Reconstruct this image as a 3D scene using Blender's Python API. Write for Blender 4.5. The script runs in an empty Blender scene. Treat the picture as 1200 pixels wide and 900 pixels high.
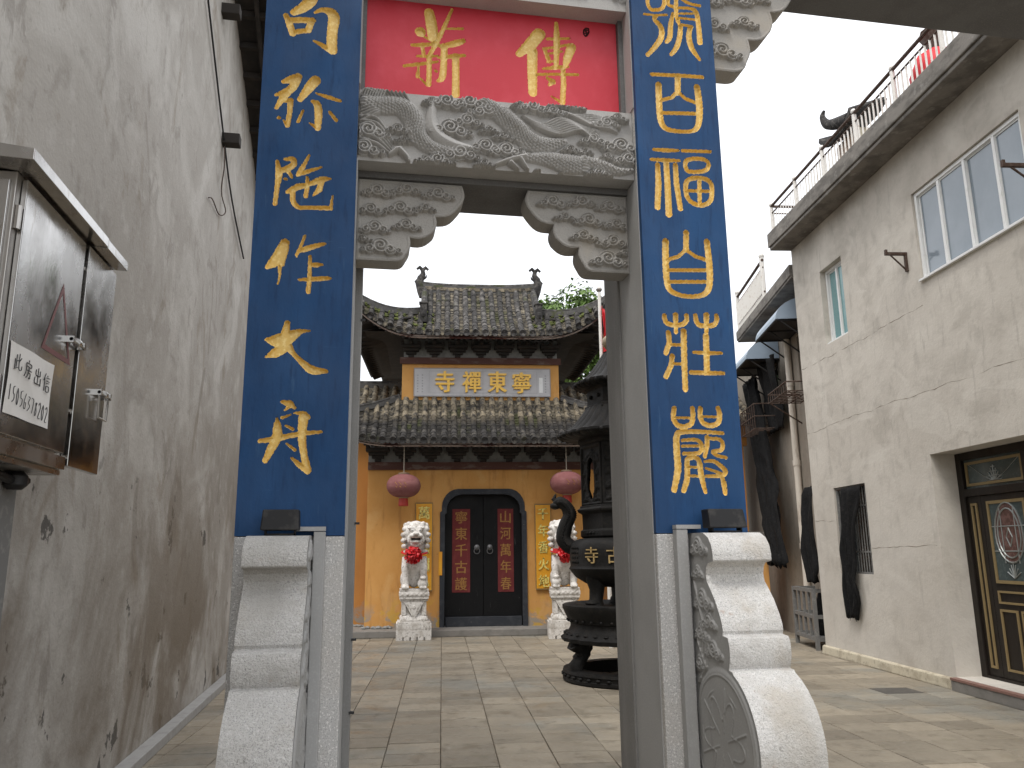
import bpy, bmesh, math, random
import numpy as np
from mathutils import Matrix, Vector
rnd = random.Random(7)
SC = bpy.context.scene
COL = SC.collection
PI = math.pi

# ------------------------------------------------------------------ camera
FPX, YAW, PIT, ROL = 930.0, math.radians(10.26), math.radians(11.95), math.radians(-0.63)
_f = np.array([math.sin(YAW)*math.cos(PIT), math.cos(YAW)*math.cos(PIT), math.sin(PIT)])
_r = np.array([math.cos(YAW), -math.sin(YAW), 0.0]); _u = np.cross(_r, _f)
_c, _s = math.cos(ROL), math.sin(ROL)
_r2, _u2 = _c*_r+_s*_u, -_s*_r+_c*_u
cd = bpy.data.cameras.new('camera'); cam = bpy.data.objects.new('camera', cd); COL.objects.link(cam)
cd.sensor_fit = 'HORIZONTAL'; cd.sensor_width = 36; cd.lens = FPX/1200*36
cd.clip_start = 0.05; cd.clip_end = 3000
cam.matrix_world = Matrix(((_r2[0], _u2[0], -_f[0], 0), (_r2[1], _u2[1], -_f[1], 0), (_r2[2], _u2[2], -_f[2], 1.6), (0, 0, 0, 1)))
SC.camera = cam

# ------------------------------------------------------------------ sky, sun, exposure
SUN_EL, SUN_AZ = math.radians(60), math.radians(222)      # azimuth clockwise from +Y: behind the camera, a little left
wd = bpy.data.worlds.new('World'); SC.world = wd; wd.use_nodes = True
nt = wd.node_tree; nt.nodes.clear()
sky = nt.nodes.new('ShaderNodeTexSky'); sky.sky_type = 'NISHITA'; sky.sun_disc = False
sky.sun_elevation = SUN_EL; sky.sun_rotation = SUN_AZ; sky.air_density = 1.0; sky.dust_density = 3.0
b1 = nt.nodes.new('ShaderNodeBackground'); b1.inputs[1].default_value = 0.05
nt.links.new(sky.outputs[0], b1.inputs[0])
b2 = nt.nodes.new('ShaderNodeBackground'); b2.inputs[0].default_value = (1.0, 0.992, 0.98, 1); tcw = nt.nodes.new('ShaderNodeTexCoord'); spw = nt.nodes.new('ShaderNodeSeparateXYZ'); nt.links.new(tcw.outputs['Generated'], spw.inputs[0])
mrw = nt.nodes.new('ShaderNodeMapRange'); mrw.inputs[1].default_value = 0.0; mrw.inputs[2].default_value = 1.0; mrw.inputs[3].default_value = 0.80; mrw.inputs[4].default_value = 1.45
nt.links.new(spw.outputs['Z'], mrw.inputs[0]); nt.links.new(mrw.outputs[0], b2.inputs[1])   # the closed cloud cover, brighter overhead as overcast skies are
ad = nt.nodes.new('ShaderNodeAddShader'); wo = nt.nodes.new('ShaderNodeOutputWorld')
nt.links.new(b1.outputs[0], ad.inputs[0]); nt.links.new(b2.outputs[0], ad.inputs[1]); nt.links.new(ad.outputs[0], wo.inputs[0])
sl = bpy.data.lights.new('sun', 'SUN'); sl.energy = 1.4; sl.angle = math.radians(18); sl.color = (1.0, 0.97, 0.92)
so = bpy.data.objects.new('sun', sl); COL.objects.link(so)
_sd = Vector((math.sin(SUN_AZ)*math.cos(SUN_EL), math.cos(SUN_AZ)*math.cos(SUN_EL), math.sin(SUN_EL)))
so.rotation_euler = _sd.to_track_quat('Z', 'Y').to_euler(); so.location = (0, -5, 20)
SC.view_settings.view_transform = 'Standard'; SC.view_settings.look = 'None'
SC.view_settings.exposure = 0.32; SC.view_settings.gamma = 1.0
SC.view_settings.use_curve_mapping = False

# ------------------------------------------------------------------ helpers: objects
WORLD = set()
def link(o, parent=None):
    COL.objects.link(o)
    if parent is not None: o.parent = parent
    return o
def tag(o, label=None, cat=None, group=None, kind=None):
    if label: o['label'] = label
    if cat: o['category'] = cat
    if group: o['group'] = group
    if kind: o['kind'] = kind
    return o
def thing(name, label, cat, loc=(0, 0, 0), rz=0.0, group=None, world=False, kind=None):
    o = bpy.data.objects.new(name, None); link(o); o.location = loc; o.rotation_euler = (0, 0, rz)
    o.empty_display_size = 0.2
    if world: WORLD.add(o.name)
    return tag(o, label, cat, group, kind)
def root_inv(parent):
    r = parent
    while r.parent is not None: r = r.parent
    if r.name in WORLD:
        return (Matrix.Translation(r.location) @ Matrix.Rotation(r.rotation_euler[2], 4, 'Z')).inverted()
    return None
def copy_tree(o, parent=None):
    c = o.copy(); COL.objects.link(c)
    if parent is not None: c.parent = parent
    for ch in list(o.children): copy_tree(ch, c)
    return c

class MB:
    def __init__(s): s.v = []; s.f = []; s.m = []; s.n = 0
    def add(s, vs, fs, mi=0):
        b = s.n
        vs = [tuple(map(float, q)) for q in vs]
        s.v += vs; s.n += len(vs)
        for q in fs: s.f.append(tuple(i+b for i in q)); s.m.append(mi)
        return s
    def box(s, x0, x1, y0, y1, z0, z1, mi=0):
        if x0 > x1: x0, x1 = x1, x0
        if y0 > y1: y0, y1 = y1, y0
        if z0 > z1: z0, z1 = z1, z0
        return s.add([(x0,y0,z0),(x1,y0,z0),(x1,y1,z0),(x0,y1,z0),(x0,y0,z1),(x1,y0,z1),(x1,y1,z1),(x0,y1,z1)],
                     [(0,3,2,1),(4,5,6,7),(0,1,5,4),(1,2,6,5),(2,3,7,6),(3,0,4,7)], mi)
    def prism(s, poly, ax, a, b, mi=0, mcap=None):
        # poly: 2-D points; ax 'x': (y,z), 'y': (x,z), 'z': (x,y); extruded from a to b
        def P(q, d):
            return (d, q[0], q[1]) if ax == 'x' else ((q[0], d, q[1]) if ax == 'y' else (q[0], q[1], d))
        n = len(poly); ar = sum(poly[i][0]*poly[(i+1)%n][1]-poly[(i+1)%n][0]*poly[i][1] for i in range(n))
        if ar < 0: poly = poly[::-1]
        if (ax == 'y') != (b < a): a, b = b, a
        vs = [P(q, a) for q in poly]+[P(q, b) for q in poly]
        s.add(vs, [(i, (i+1) % n, n+(i+1) % n, n+i) for i in range(n)], mi)
        return s.add(vs, [tuple(range(n))[::-1], tuple(range(n, 2*n))], mi if mcap is None else mcap)
    def tube(s, pts, r, n=8, mi=0, cap=True, flat=1.0):
        pts = [Vector(q) for q in pts]; k = len(pts)
        if not isinstance(r, (list, tuple)): r = [r]*k
        elif len(r) != k: r = list(np.interp(np.linspace(0, 1, k), np.linspace(0, 1, len(r)), r))
        vs = []; up = Vector((0, 0, 1)); prev = None
        for i, q in enumerate(pts):
            t = (pts[min(i+1, k-1)]-pts[max(i-1, 0)]).normalized()
            if prev is None:
                a = up if abs(t.z) < 0.95 else Vector((1, 0, 0))
                e1 = t.cross(a).normalized()
            else:
                e1 = (prev-t*prev.dot(t)); e1 = e1.normalized() if e1.length > 1e-6 else t.orthogonal().normalized()
            prev = e1; e2 = t.cross(e1)
            for j in range(n):
                an = 2*PI*j/n+PI/n
                vs.append(q+e1*(math.cos(an)*r[i])+e2*(math.sin(an)*r[i]*flat))
        fs = [(i*n+j, i*n+(j+1) % n, (i+1)*n+(j+1) % n, (i+1)*n+j) for i in range(k-1) for j in range(n)]
        if cap: fs += [tuple(range(n))[::-1], tuple((k-1)*n+j for j in range(n))]
        return s.add(vs, fs, mi)
    def lathe(s, prof, n=24, c=(0, 0, 0), mi=0, rf=None, ph=0.0, cap=True):
        vs = []
        for (r, z) in prof:
            for j in range(n):
                a = 2*PI*j/n+ph; rr = r*(rf(a, z) if rf else 1.0)
                vs.append((c[0]+rr*math.cos(a), c[1]+rr*math.sin(a), c[2]+z))
        k = len(prof)
        fs = [(i*n+j, i*n+(j+1) % n, (i+1)*n+(j+1) % n, (i+1)*n+j) for i in range(k-1) for j in range(n)]
        if cap: fs += [tuple(range(n))[::-1], tuple((k-1)*n+j for j in range(n))]
        return s.add(vs, fs, mi)
    def ball(s, c, r, n=12, m=8, mi=0):
        if not isinstance(r, (tuple, list)): r = (r, r, r)
        vs = []; 
        for i in range(1, m):
            t = PI*i/m
            for j in range(n):
                a = 2*PI*j/n
                vs.append((c[0]+r[0]*math.sin(t)*math.cos(a), c[1]+r[1]*math.sin(t)*math.sin(a), c[2]-r[2]*math.cos(t)))
        fs = [(i*n+j, i*n+(j+1) % n, (i+1)*n+(j+1) % n, (i+1)*n+j) for i in range(m-2) for j in range(n)]
        vs += [(c[0], c[1], c[2]-r[2]), (c[0], c[1], c[2]+r[2])]; a, b = len(vs)-2, len(vs)-1
        fs += [(a, (j+1) % n, j) for j in range(n)]+[(b, (m-2)*n+j, (m-2)*n+(j+1) % n) for j in range(n)]
        return s.add(vs, fs, mi)
    def sheet(s, P, mi=0):
        # P: rows of points
        h, w = len(P), len(P[0])
        return s.add([q for row in P for q in row], [(i*w+j, i*w+j+1, (i+1)*w+j+1, (i+1)*w+j) for i in range(h-1) for j in range(w-1)], mi)
    def xf(s, M, start=0):
        for i in range(start, s.n):
            q = M @ Vector(s.v[i]); s.v[i] = (q.x, q.y, q.z)
        return s
    def mesh(s, name, mats, smooth=None, inv=None):
        me = bpy.data.meshes.new(name)
        vs = s.v if inv is None else [tuple(inv @ Vector(q)) for q in s.v]
        me.from_pydata(vs, [], s.f)
        if not isinstance(mats, (list, tuple)): mats = [mats]
        for q in mats: me.materials.append(q)
        if len(mats) > 1: me.polygons.foreach_set('material_index', s.m)
        if smooth is not None:
            me.polygons.foreach_set('use_smooth', [True]*len(s.f)); me.set_sharp_from_angle(angle=math.radians(smooth))
        me.update(); return me
def part(name, mb, mats, parent, label=None, smooth=None, kind=None, bevel=None, loc=None):
    inv = root_inv(parent) if parent is not None else None
    o = bpy.data.objects.new(name, mb.mesh(name, mats, smooth, inv)); link(o, parent)
    if loc is not None: o.location = loc
    if bevel:
        m = o.modifiers.new('bevel', 'BEVEL'); m.width = bevel; m.segments = 2; m.limit_method = 'ANGLE'; m.angle_limit = math.radians(40)
    return tag(o, label, None, None, kind)
def fast_mesh(name, V, F, mats, midx=None, smooth=True):
    # V (n,3) float, F (m,4) int
    me = bpy.data.meshes.new(name); F = np.asarray(F, np.int32); V = np.asarray(V, np.float32)
    used = np.zeros(len(V), bool); used[F.ravel()] = True
    idx = np.cumsum(used)-1; V = V[used]; F = idx[F]
    me.vertices.add(len(V)); me.vertices.foreach_set('co', V.ravel())
    me.loops.add(F.size); me.loops.foreach_set('vertex_index', F.ravel().astype(np.int32))
    me.polygons.add(len(F)); me.polygons.foreach_set('loop_start', np.arange(0, F.size, 4, dtype=np.int32))
    if not isinstance(mats, (list, tuple)): mats = [mats]
    for q in mats: me.materials.append(q)
    me.polygons.foreach_set('use_smooth', np.full(len(F), smooth))
    me.update(calc_edges=True); me.validate(); return me
def grid_faces(nu, nv, keep=None):
    I = np.arange((nu+1)*(nv+1)).reshape(nv+1, nu+1)
    F = np.stack([I[:-1, :-1], I[:-1, 1:], I[1:, 1:], I[1:, :-1]], -1)
    return F.reshape(-1, 4) if keep is None else F[keep]

# ------------------------------------------------------------------ helpers: signed distances for carving
def seg_sd(X, Z, a, b):
    ax, az, ra = a; bx, bz, rb = b
    dx, dz = bx-ax, bz-az; L = dx*dx+dz*dz+1e-12
    t = np.clip(((X-ax)*dx+(Z-az)*dz)/L, 0, 1)
    return np.hypot(X-ax-t*dx, Z-az-t*dz)-(ra+(rb-ra)*t)
def poly_sd(X, Z, pts):
    d = np.full(X.shape, 1e9)
    for a, b in zip(pts[:-1], pts[1:]): d = np.minimum(d, seg_sd(X, Z, a, b))
    return d
def inside_sd(X, Z, poly):
    # positive inside, distance to the outline
    d = np.full(X.shape, 1e9); ins = np.zeros(X.shape, bool); n = len(poly)
    for i in range(n):
        x0, z0 = poly[i]; x1, z1 = poly[(i+1) % n]
        d = np.minimum(d, seg_sd(X, Z, (x0, z0, 0), (x1, z1, 0)))
        c = ((z0 > Z) != (z1 > Z)) & (X < (x1-x0)*(Z-z0)/((z1-z0) if z1 != z0 else 1e-9)+x0)
        ins ^= c
    return np.where(ins, d, -d)
def cloud_h(X, Z, cx, cz, s, flip=1, turns=2.2):
    # ruyi cloud: a spiral head with two side lobes and a tail, height 0..1
    x = (X-cx)/s*flip; z = (Z-cz)/s
    H = np.zeros(X.shape)
    for (px, pz, pr) in ((0, 0, 1.0), (-1.05, -.35, .62), (1.0, -.4, .7), (1.9, -.55, .42), (-1.75, -.55, .36)):
        rr = np.hypot(x-px, (z-pz)*1.1)/pr
        b = np.clip(1-rr**5, 0, 1)**.4
        th = np.arctan2(z-pz, x-px)
        g = 0.5+0.5*np.cos(2*PI*(rr*turns*pr**.5-th/(2*PI)))
        H = np.maximum(H, b*(.40+.60*np.clip(g*1.5-.15, 0, 1)))
    return H

def smooth_pts(pts, n=6):
    P = np.array(pts, float); out = []
    Q = np.vstack([P[0], P, P[-1]])
    for i in range(1, len(Q)-2):
        for t in np.linspace(0, 1, n, endpoint=False):
            a, b, c, d = Q[i-1], Q[i], Q[i+1], Q[i+2]
            out.append(.5*((2*b)+(-a+c)*t+(2*a-5*b+4*c-d)*t*t+(-a+3*b-3*c+d)*t**3))
    out.append(P[-1]); return [tuple(q) for q in out]
# ------------------------------------------------------------------ helpers: materials
def L(v): return (v, v, v, 1) if not isinstance(v, (tuple, list)) else (v[0], v[1], v[2], 1)
def M(name, base, rough=.8, metal=0.0, spec=.5, layers=(), bump=(), rv=0.0, island=0.0, rough_n=0.0, trans=0.0, pos=False):
    m = bpy.data.materials.new(name); m.use_nodes = True; n = m.node_tree.nodes; k = m.node_tree.links
    bs = n['Principled BSDF']; tc = n.new('ShaderNodeTexCoord'); gp = n.new('ShaderNodeNewGeometry')
    bs.inputs['Roughness'].default_value = rough; bs.inputs['Metallic'].default_value = metal
    bs.inputs['Specular IOR Level'].default_value = spec
    if trans: bs.inputs['Transmission Weight'].default_value = trans
    def mapped(sc, rot=(0, 0, 0)):
        mp = n.new('ShaderNodeMapping'); mp.inputs['Scale'].default_value = sc if isinstance(sc, tuple) else (sc, sc, sc)
        mp.inputs['Rotation'].default_value = rot
        k.new(gp.outputs['Position'] if pos else tc.outputs['Object'], mp.inputs[0]); return mp.outputs[0]
    def tex(kind, sc, det, rot=(0, 0, 0), dist=0.0):
        if kind == 'voronoi':
            t = n.new('ShaderNodeTexVoronoi'); t.inputs['Scale'].default_value = 1; k.new(mapped(sc, rot), t.inputs['Vector']); return t.outputs['Distance']
        if kind == 'cell':
            t = n.new('ShaderNodeTexVoronoi'); t.inputs['Scale'].default_value = 1; k.new(mapped(sc, rot), t.inputs['Vector'])
            sp = n.new('ShaderNodeSeparateColor'); k.new(t.outputs['Color'], sp.inputs[0]); return sp.outputs[0]
        if kind == 'z' or kind == 'x':
            sp = n.new('ShaderNodeSeparateXYZ'); k.new(tc.outputs['Object'], sp.inputs[0]); return sp.outputs[kind.upper()]
        t = n.new('ShaderNodeTexNoise'); t.inputs['Scale'].default_value = 1; t.inputs['Detail'].default_value = det
        t.inputs['Roughness'].default_value = .62; t.inputs['Distortion'].default_value = dist
        k.new(mapped(sc, rot), t.inputs['Vector']); return t.outputs[0]
    rgb = n.new('ShaderNodeRGB'); rgb.outputs[0].default_value = L(base); col = rgb.outputs[0]
    for l in layers:
        src = tex(l.get('k', 'noise'), l.get('s', 1), l.get('d', 6), l.get('rot', (0, 0, 0)), l.get('w', 0.0))
        mr = n.new('ShaderNodeMapRange'); mr.interpolation_type = 'SMOOTHSTEP'
        mr.inputs[1].default_value = l.get('lo', .45); mr.inputs[2].default_value = l.get('hi', .6)
        mr.inputs[3].default_value = 0; mr.inputs[4].default_value = l.get('a', 1.0); k.new(src, mr.inputs[0]); fac = mr.outputs[0]
        if 'z' in l:    # limited to a band of height in the object's own frame
            sp = n.new('ShaderNodeSeparateXYZ'); k.new(tc.outputs['Object'], sp.inputs[0])
            m2 = n.new('ShaderNodeMapRange'); m2.inputs[1].default_value = l['z'][0]; m2.inputs[2].default_value = l['z'][1]; k.new(sp.outputs['Z'], m2.inputs[0])
            mu = n.new('ShaderNodeMath'); mu.operation = 'MULTIPLY'; k.new(fac, mu.inputs[0]); k.new(m2.outputs[0], mu.inputs[1]); fac = mu.outputs[0]
        mx = n.new('ShaderNodeMix'); mx.data_type = 'RGBA'; mx.blend_type = l.get('b', 'MIX')
        k.new(fac, mx.inputs[0]); k.new(col, mx.inputs[6]); mx.inputs[7].default_value = L(l['col']); col = mx.outputs[2]
    if rv or island:
        if rv: oi = n.new('ShaderNodeObjectInfo'); src = oi.outputs['Random']; amt = rv
        else: oi = n.new('ShaderNodeNewGeometry'); src = oi.outputs['Random Per Island']; amt = island
        mr = n.new('ShaderNodeMapRange'); mr.inputs[3].default_value = 1-amt; mr.inputs[4].default_value = 1+amt; k.new(src, mr.inputs[0])
        hs = n.new('ShaderNodeHueSaturation'); k.new(col, hs.inputs['Color']); k.new(mr.outputs[0], hs.inputs['Value']); col = hs.outputs[0]
    k.new(col, bs.inputs['Base Color'])
    if rough_n:
        t = tex('noise', 3.0, 5); mr = n.new('ShaderNodeMapRange'); mr.inputs[1].default_value = .35; mr.inputs[2].default_value = .65
        mr.inputs[3].default_value = max(0.02, rough-rough_n); mr.inputs[4].default_value = min(1, rough+rough_n); k.new(t, mr.inputs[0]); k.new(mr.outputs[0], bs.inputs['Roughness'])
    prev = None
    for (sc, st, dist) in bump:
        bn = n.new('ShaderNodeBump'); bn.inputs['Strength'].default_value = st; bn.inputs['Distance'].default_value = dist
        k.new(tex('noise', sc, 6), bn.inputs['Height'])
        if prev is not None: k.new(prev, bn.inputs['Normal'])
        prev = bn.outputs[0]
    if prev is not None: k.new(prev, bs.inputs['Normal'])
    return m

m_wall_l = M('stained grey plaster', (0.400, 0.377, 0.346), .9, layers=[
    dict(s=(.5, .22, .30), lo=.36, hi=.66, col=(0.288, 0.265, 0.233), a=.85, w=.6), dict(s=(1.2, .9, .85), lo=.45, hi=.66, col=(0.512, 0.493, 0.460), a=.85, w=.8, rot=(.5, 0, 0)),
    dict(s=(6, 2.6, 2.4), lo=.52, hi=.68, col=(0.260, 0.237, 0.209), a=.55, w=.9, rot=(-.4, 0, 0)), dict(s=(3, 1.6, .8), lo=.57, hi=.68, col=(0.205, 0.163, 0.116), a=.5, w=.8),
    dict(s=(14, 5, 4), lo=.52, hi=.70, col=(0.512, 0.493, 0.465), a=.5, rot=(.5, 0, 0)), dict(s=(2.5, 1.5, .7), lo=.60, hi=.64, col=(0.177, 0.153, 0.130), a=.4, w=1.2),
    dict(s=(30, 16, 16), lo=.60, hi=.70, col=(0.223, 0.205, 0.177), a=.4),
    dict(s=(4, 2.4, 2.4), lo=.62, hi=.645, col=(0.047, 0.043, 0.039), a=.85, z=(2.5, 1.9)),
    dict(s=(.9, .55, .55), lo=.42, hi=.60, col=(0.153, 0.119, 0.082), a=.85, z=(3.6, .8), w=.6)],
    bump=[(30, .35, .014), ((5, 2.2, 2.5), .35, .03)])
m_conc = M('house cement render', (.50, .465, .41), .9, layers=[
    dict(s=(.5, .6, .8), lo=.35, hi=.65, col=(.585, .55, .49), a=.85), dict(s=(1.6, 1.5, 2.6), lo=.46, hi=.70, col=(.37, .34, .295), a=.55, w=.4),
    dict(s=(5, 5, 3), lo=.5, hi=.72, col=(.30, .275, .24), a=.4), dict(s=(.8, .7, 1.3), lo=.56, hi=.62, col=(.62, .59, .53), a=.4, w=1.0),
    dict(s=(9, 9, 1.4), lo=.58, hi=.70, col=(.31, .285, .25), a=.4), dict(s=40, lo=.62, hi=.68, col=(.33, .30, .26), a=.35),
    dict(s=(.4, .5, .5), lo=.4, hi=.65, col=(.26, .235, .20), a=.7, z=(4.8, 6.6)), dict(s=(.5, .5, .5), lo=.3, hi=.6, col=(.62, .59, .54), a=.5, z=(3.0, 1.5))],
    bump=[(25, .3, .012), (3, .3, .03)])
m_conc2 = M('rear house cement', (.24, .205, .165), .92, layers=[dict(s=(2, 2, .7), lo=.42, hi=.66, col=(.31, .28, .235), a=.8), dict(s=8, lo=.5, hi=.7, col=(.18, .16, .135), a=.6)], bump=[(25, .25, .01)])
m_slab = M('weathered roof slab concrete', (.20, .185, .165), .92, layers=[dict(s=(3, 3, 8), lo=.42, hi=.62, col=(.10, .092, .082), a=.8), dict(s=9, lo=.55, hi=.7, col=(.33, .315, .29), a=.5)], bump=[(30, .4, .01)])
m_granite = M('rough hewn granite', (.47, .465, .455), .85, layers=[dict(s=160, d=2, lo=.54, hi=.62, col=(.22, .22, .22), a=.75), dict(s=90, d=2, lo=.55, hi=.64, col=(.74, .73, .71), a=.8), dict(s=2.2, lo=.45, hi=.7, col=(.44, .40, .35), a=.35)], bump=[(110, .5, .004), (14, .3, .01)])
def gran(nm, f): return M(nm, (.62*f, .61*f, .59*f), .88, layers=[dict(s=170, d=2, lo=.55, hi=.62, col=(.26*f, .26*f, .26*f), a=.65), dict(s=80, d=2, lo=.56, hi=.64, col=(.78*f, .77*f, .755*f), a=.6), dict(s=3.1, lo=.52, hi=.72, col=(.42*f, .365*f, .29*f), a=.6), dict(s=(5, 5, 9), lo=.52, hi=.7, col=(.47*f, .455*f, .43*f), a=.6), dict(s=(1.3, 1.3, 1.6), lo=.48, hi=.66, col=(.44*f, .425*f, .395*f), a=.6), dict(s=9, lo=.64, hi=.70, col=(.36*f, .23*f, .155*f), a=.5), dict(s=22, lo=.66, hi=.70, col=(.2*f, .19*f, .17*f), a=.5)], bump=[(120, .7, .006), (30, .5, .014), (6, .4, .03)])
m_granite_d = gran('drum stone white granite', 1.04); m_granite_shade = gran('drum stone shaded granite', .84)  # second one: same granite scaled darker, the left wall's shade put into its colour
m_grey = M('smooth grey stone', (.36, .36, .355), .75, layers=[dict(s=120, d=2, lo=.52, hi=.66, col=(.45, .45, .445), a=.6), dict(s=2, lo=.4, hi=.65, col=(.30, .30, .295), a=.6), dict(s=(9, 9, 2), lo=.6, hi=.7, col=(.25, .25, .245), a=.4)], bump=[(90, .2, .003)])
m_grey_m = M('mid grey stone', (.20, .197, .19), .8, layers=[dict(s=(9, 9, 1.5), lo=.45, hi=.66, col=(.27, .265, .255), a=.6), dict(s=100, d=2, lo=.52, hi=.66, col=(.26, .26, .255), a=.5)], bump=[(60, .3, .004)])
m_grey_d = M('dark grey stone', (.13, .13, .13), .8, layers=[dict(s=3, lo=.4, hi=.65, col=(.09, .088, .086), a=.6), dict(s=100, d=2, lo=.52, hi=.66, col=(.19, .19, .19), a=.5)], bump=[(60, .3, .004)])
m_carve = M('carved bluestone', (.40, .392, .378), .85, layers=[dict(s=140, d=2, lo=.5, hi=.66, col=(.30, .295, .285), a=.6), dict(s=4, lo=.45, hi=.68, col=(.47, .46, .445), a=.5), dict(s=12, lo=.58, hi=.7, col=(.30, .27, .235), a=.35)], bump=[(120, .4, .003)])
m_carve_b = M('carved brown grey bracket stone', (.335, .322, .300), .85, layers=[dict(s=140, d=2, lo=.5, hi=.66, col=(.25, .245, .235), a=.6), dict(s=3, lo=.5, hi=.7, col=(.37, .33, .27), a=.5)], bump=[(120, .4, .003)])
m_blue = M('blue board paint', (0.009, 0.047, 0.133), .62, spec=.3, layers=[dict(s=(3, 3, 1.1), lo=.35, hi=.68, col=(0.014, 0.067, 0.181), a=.9), dict(s=(40, 6, 5), lo=.5, hi=.72, col=(0.006, 0.033, 0.099), a=.7), dict(s=(22, 3, 3), lo=.64, hi=.72, col=(0.047, 0.112, 0.215), a=.4), dict(s=(5, 5, 60), lo=.68, hi=.72, col=(0.026, 0.095, 0.206), a=.5), dict(s=30, lo=.72, hi=.76, col=(0.138, 0.181, 0.241), a=.5)], bump=[((60, 10, 30), .35, .003), ((3, 3, 2), .3, .01)], rough_n=.12)
m_gold = M('gold leaf lettering', (.74, .50, .13), .45, spec=.5, layers=[dict(s=60, lo=.45, hi=.65, col=(.92, .74, .32), a=.7), dict(s=25, lo=.62, hi=.72, col=(.40, .22, .04), a=.45)], bump=[(150, .2, .002)])
m_red = M('red panel paint', (.54, .030, .05), .55, spec=.4, layers=[dict(s=(4, 4, 3), lo=.4, hi=.68, col=(.60, .055, .08), a=.9), dict(s=(50, 20, 50), lo=.66, hi=.74, col=(.24, .015, .02), a=.5)], bump=[(80, .2, .002)])
m_inkred = M('dark seal', (.06, .008, .01), .8)
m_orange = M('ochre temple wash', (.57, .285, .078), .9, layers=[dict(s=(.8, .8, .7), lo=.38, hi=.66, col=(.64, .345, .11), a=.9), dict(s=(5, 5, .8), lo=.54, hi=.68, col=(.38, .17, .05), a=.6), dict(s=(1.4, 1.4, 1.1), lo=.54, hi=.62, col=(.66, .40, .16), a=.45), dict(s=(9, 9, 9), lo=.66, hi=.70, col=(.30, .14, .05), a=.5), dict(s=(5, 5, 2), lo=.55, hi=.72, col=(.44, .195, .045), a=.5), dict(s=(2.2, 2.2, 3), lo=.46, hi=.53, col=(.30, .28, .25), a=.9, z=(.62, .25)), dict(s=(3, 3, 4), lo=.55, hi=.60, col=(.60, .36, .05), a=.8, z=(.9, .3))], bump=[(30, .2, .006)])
m_orange_d = M('shaded ochre wash', (.44, .20, .05), .9, layers=[dict(s=(1, 1, .8), lo=.38, hi=.66, col=(.36, .16, .04), a=.9), dict(s=(2.2, 2.2, 3), lo=.45, hi=.53, col=(.25, .235, .21), a=.9, z=(.8, .3))], bump=[(30, .2, .006)])  # darker copy of the ochre wash, shade of the set-back walls in its colour
m_tile = M('old dark roof tile', (.040, .038, .037), .9, spec=.3, layers=[dict(s=9, lo=.47, hi=.62, col=(.125, .117, .108), a=.85), dict(s=30, lo=.52, hi=.66, col=(.02, .019, .018), a=.6), dict(s=2.0, lo=.58, hi=.68, col=(.04, .045, .014), a=.7)], rv=.3, bump=[(40, .4, .01)])
m_tile_b = M('lichen bleached roof tile', (.036, .034, .033), .9, spec=.3, layers=[dict(s=(7, 7, 5), lo=.5, hi=.64, col=(.095, .087, .075), a=.8), dict(s=(9, 9, 7), lo=.36, hi=.56, col=(.225, .19, .135), a=.9, z=(4.18, 4.42)), dict(s=34, lo=.5, hi=.66, col=(.02, .019, .017), a=.6), dict(s=1.7, lo=.6, hi=.7, col=(.04, .042, .018), a=.6)], island=.35, bump=[(40, .4, .01)])
m_pan = M('mossy pan tile', (.030, .028, .026), .92, spec=.3, layers=[dict(s=8, lo=.48, hi=.64, col=(.085, .077, .066), a=.8), dict(s=(9, 9, 7), lo=.4, hi=.6, col=(.19, .165, .12), a=.8, z=(4.18, 4.5)), dict(s=1.3, lo=.55, hi=.66, col=(.04, .047, .012), a=.75), dict(s=30, lo=.5, hi=.66, col=(.014, .013, .012), a=.7)], island=.4, bump=[(40, .4, .01)])
m_ridge = M('ridge mortar and brick', (.075, .073, .07), .9, layers=[dict(s=(4, 4, 14), lo=.5, hi=.66, col=(.13, .125, .118), a=.7), dict(s=2.4, lo=.56, hi=.66, col=(.06, .068, .02), a=.85)], bump=[(30, .5, .01)])
m_dark = M('soot dark timber', (.022, .019, .017), .8, layers=[dict(s=6, lo=.45, hi=.65, col=(.045, .035, .03), a=.7)], bump=[(20, .3, .01)])
m_redwood = M('worn red brown timber', (.085, .035, .026), .8, layers=[dict(s=(3, 8, 8), lo=.5, hi=.62, col=(.17, .125, .105), a=.8)], bump=[(20, .3, .01)])
m_fascia = M('peeling eave board', (.12, .042, .034), .85, layers=[dict(s=(2.2, 6, 9), lo=.42, hi=.50, col=(.52, .43, .385), a=.95)])
m_plas = M('grey infill plaster', (.27, .275, .265), .9, layers=[dict(s=7, lo=.45, hi=.65, col=(.17, .17, .165), a=.7)])
m_door = M('black door lacquer', (.006, .0062, .007), .6, spec=.2, layers=[dict(s=(30, 30, 3), lo=.66, hi=.72, col=(.09, .09, .09), a=.5), dict(s=5, lo=.70, hi=.74, col=(.16, .15, .14), a=.6)], bump=[((40, 40, 3), .25, .004)], rough_n=.15)
m_jamb = M('slate door surround', (.022, .026, .034), .75, layers=[dict(s=6, lo=.45, hi=.66, col=(.05, .054, .062), a=.7), dict(s=14, lo=.68, hi=.72, col=(.32, .30, .26), a=.6)], bump=[(30, .3, .006)])
m_paper_r = M('faded red paper', (.135, .019, .02), .9, layers=[dict(s=(10, 10, 6), lo=.45, hi=.66, col=(.175, .034, .033), a=.7)])
m_goldtxt = M('dull gold brushwork', (.36, .19, .05), .8, layers=[dict(s=40, lo=.45, hi=.62, col=(.22, .09, .03), a=.7)])
m_yellow = M('yellow couplet lacquer', (.74, .36, .02), .45, layers=[dict(s=(2, 2, 1.5), lo=.45, hi=.66, col=(.66, .25, .015), a=.8)])
m_ygreen = M('gilt letter on yellow', (.86, .74, .22), .4, layers=[dict(s=26, lo=.5, hi=.6, col=(.10, .09, .015), a=.85)])
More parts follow.
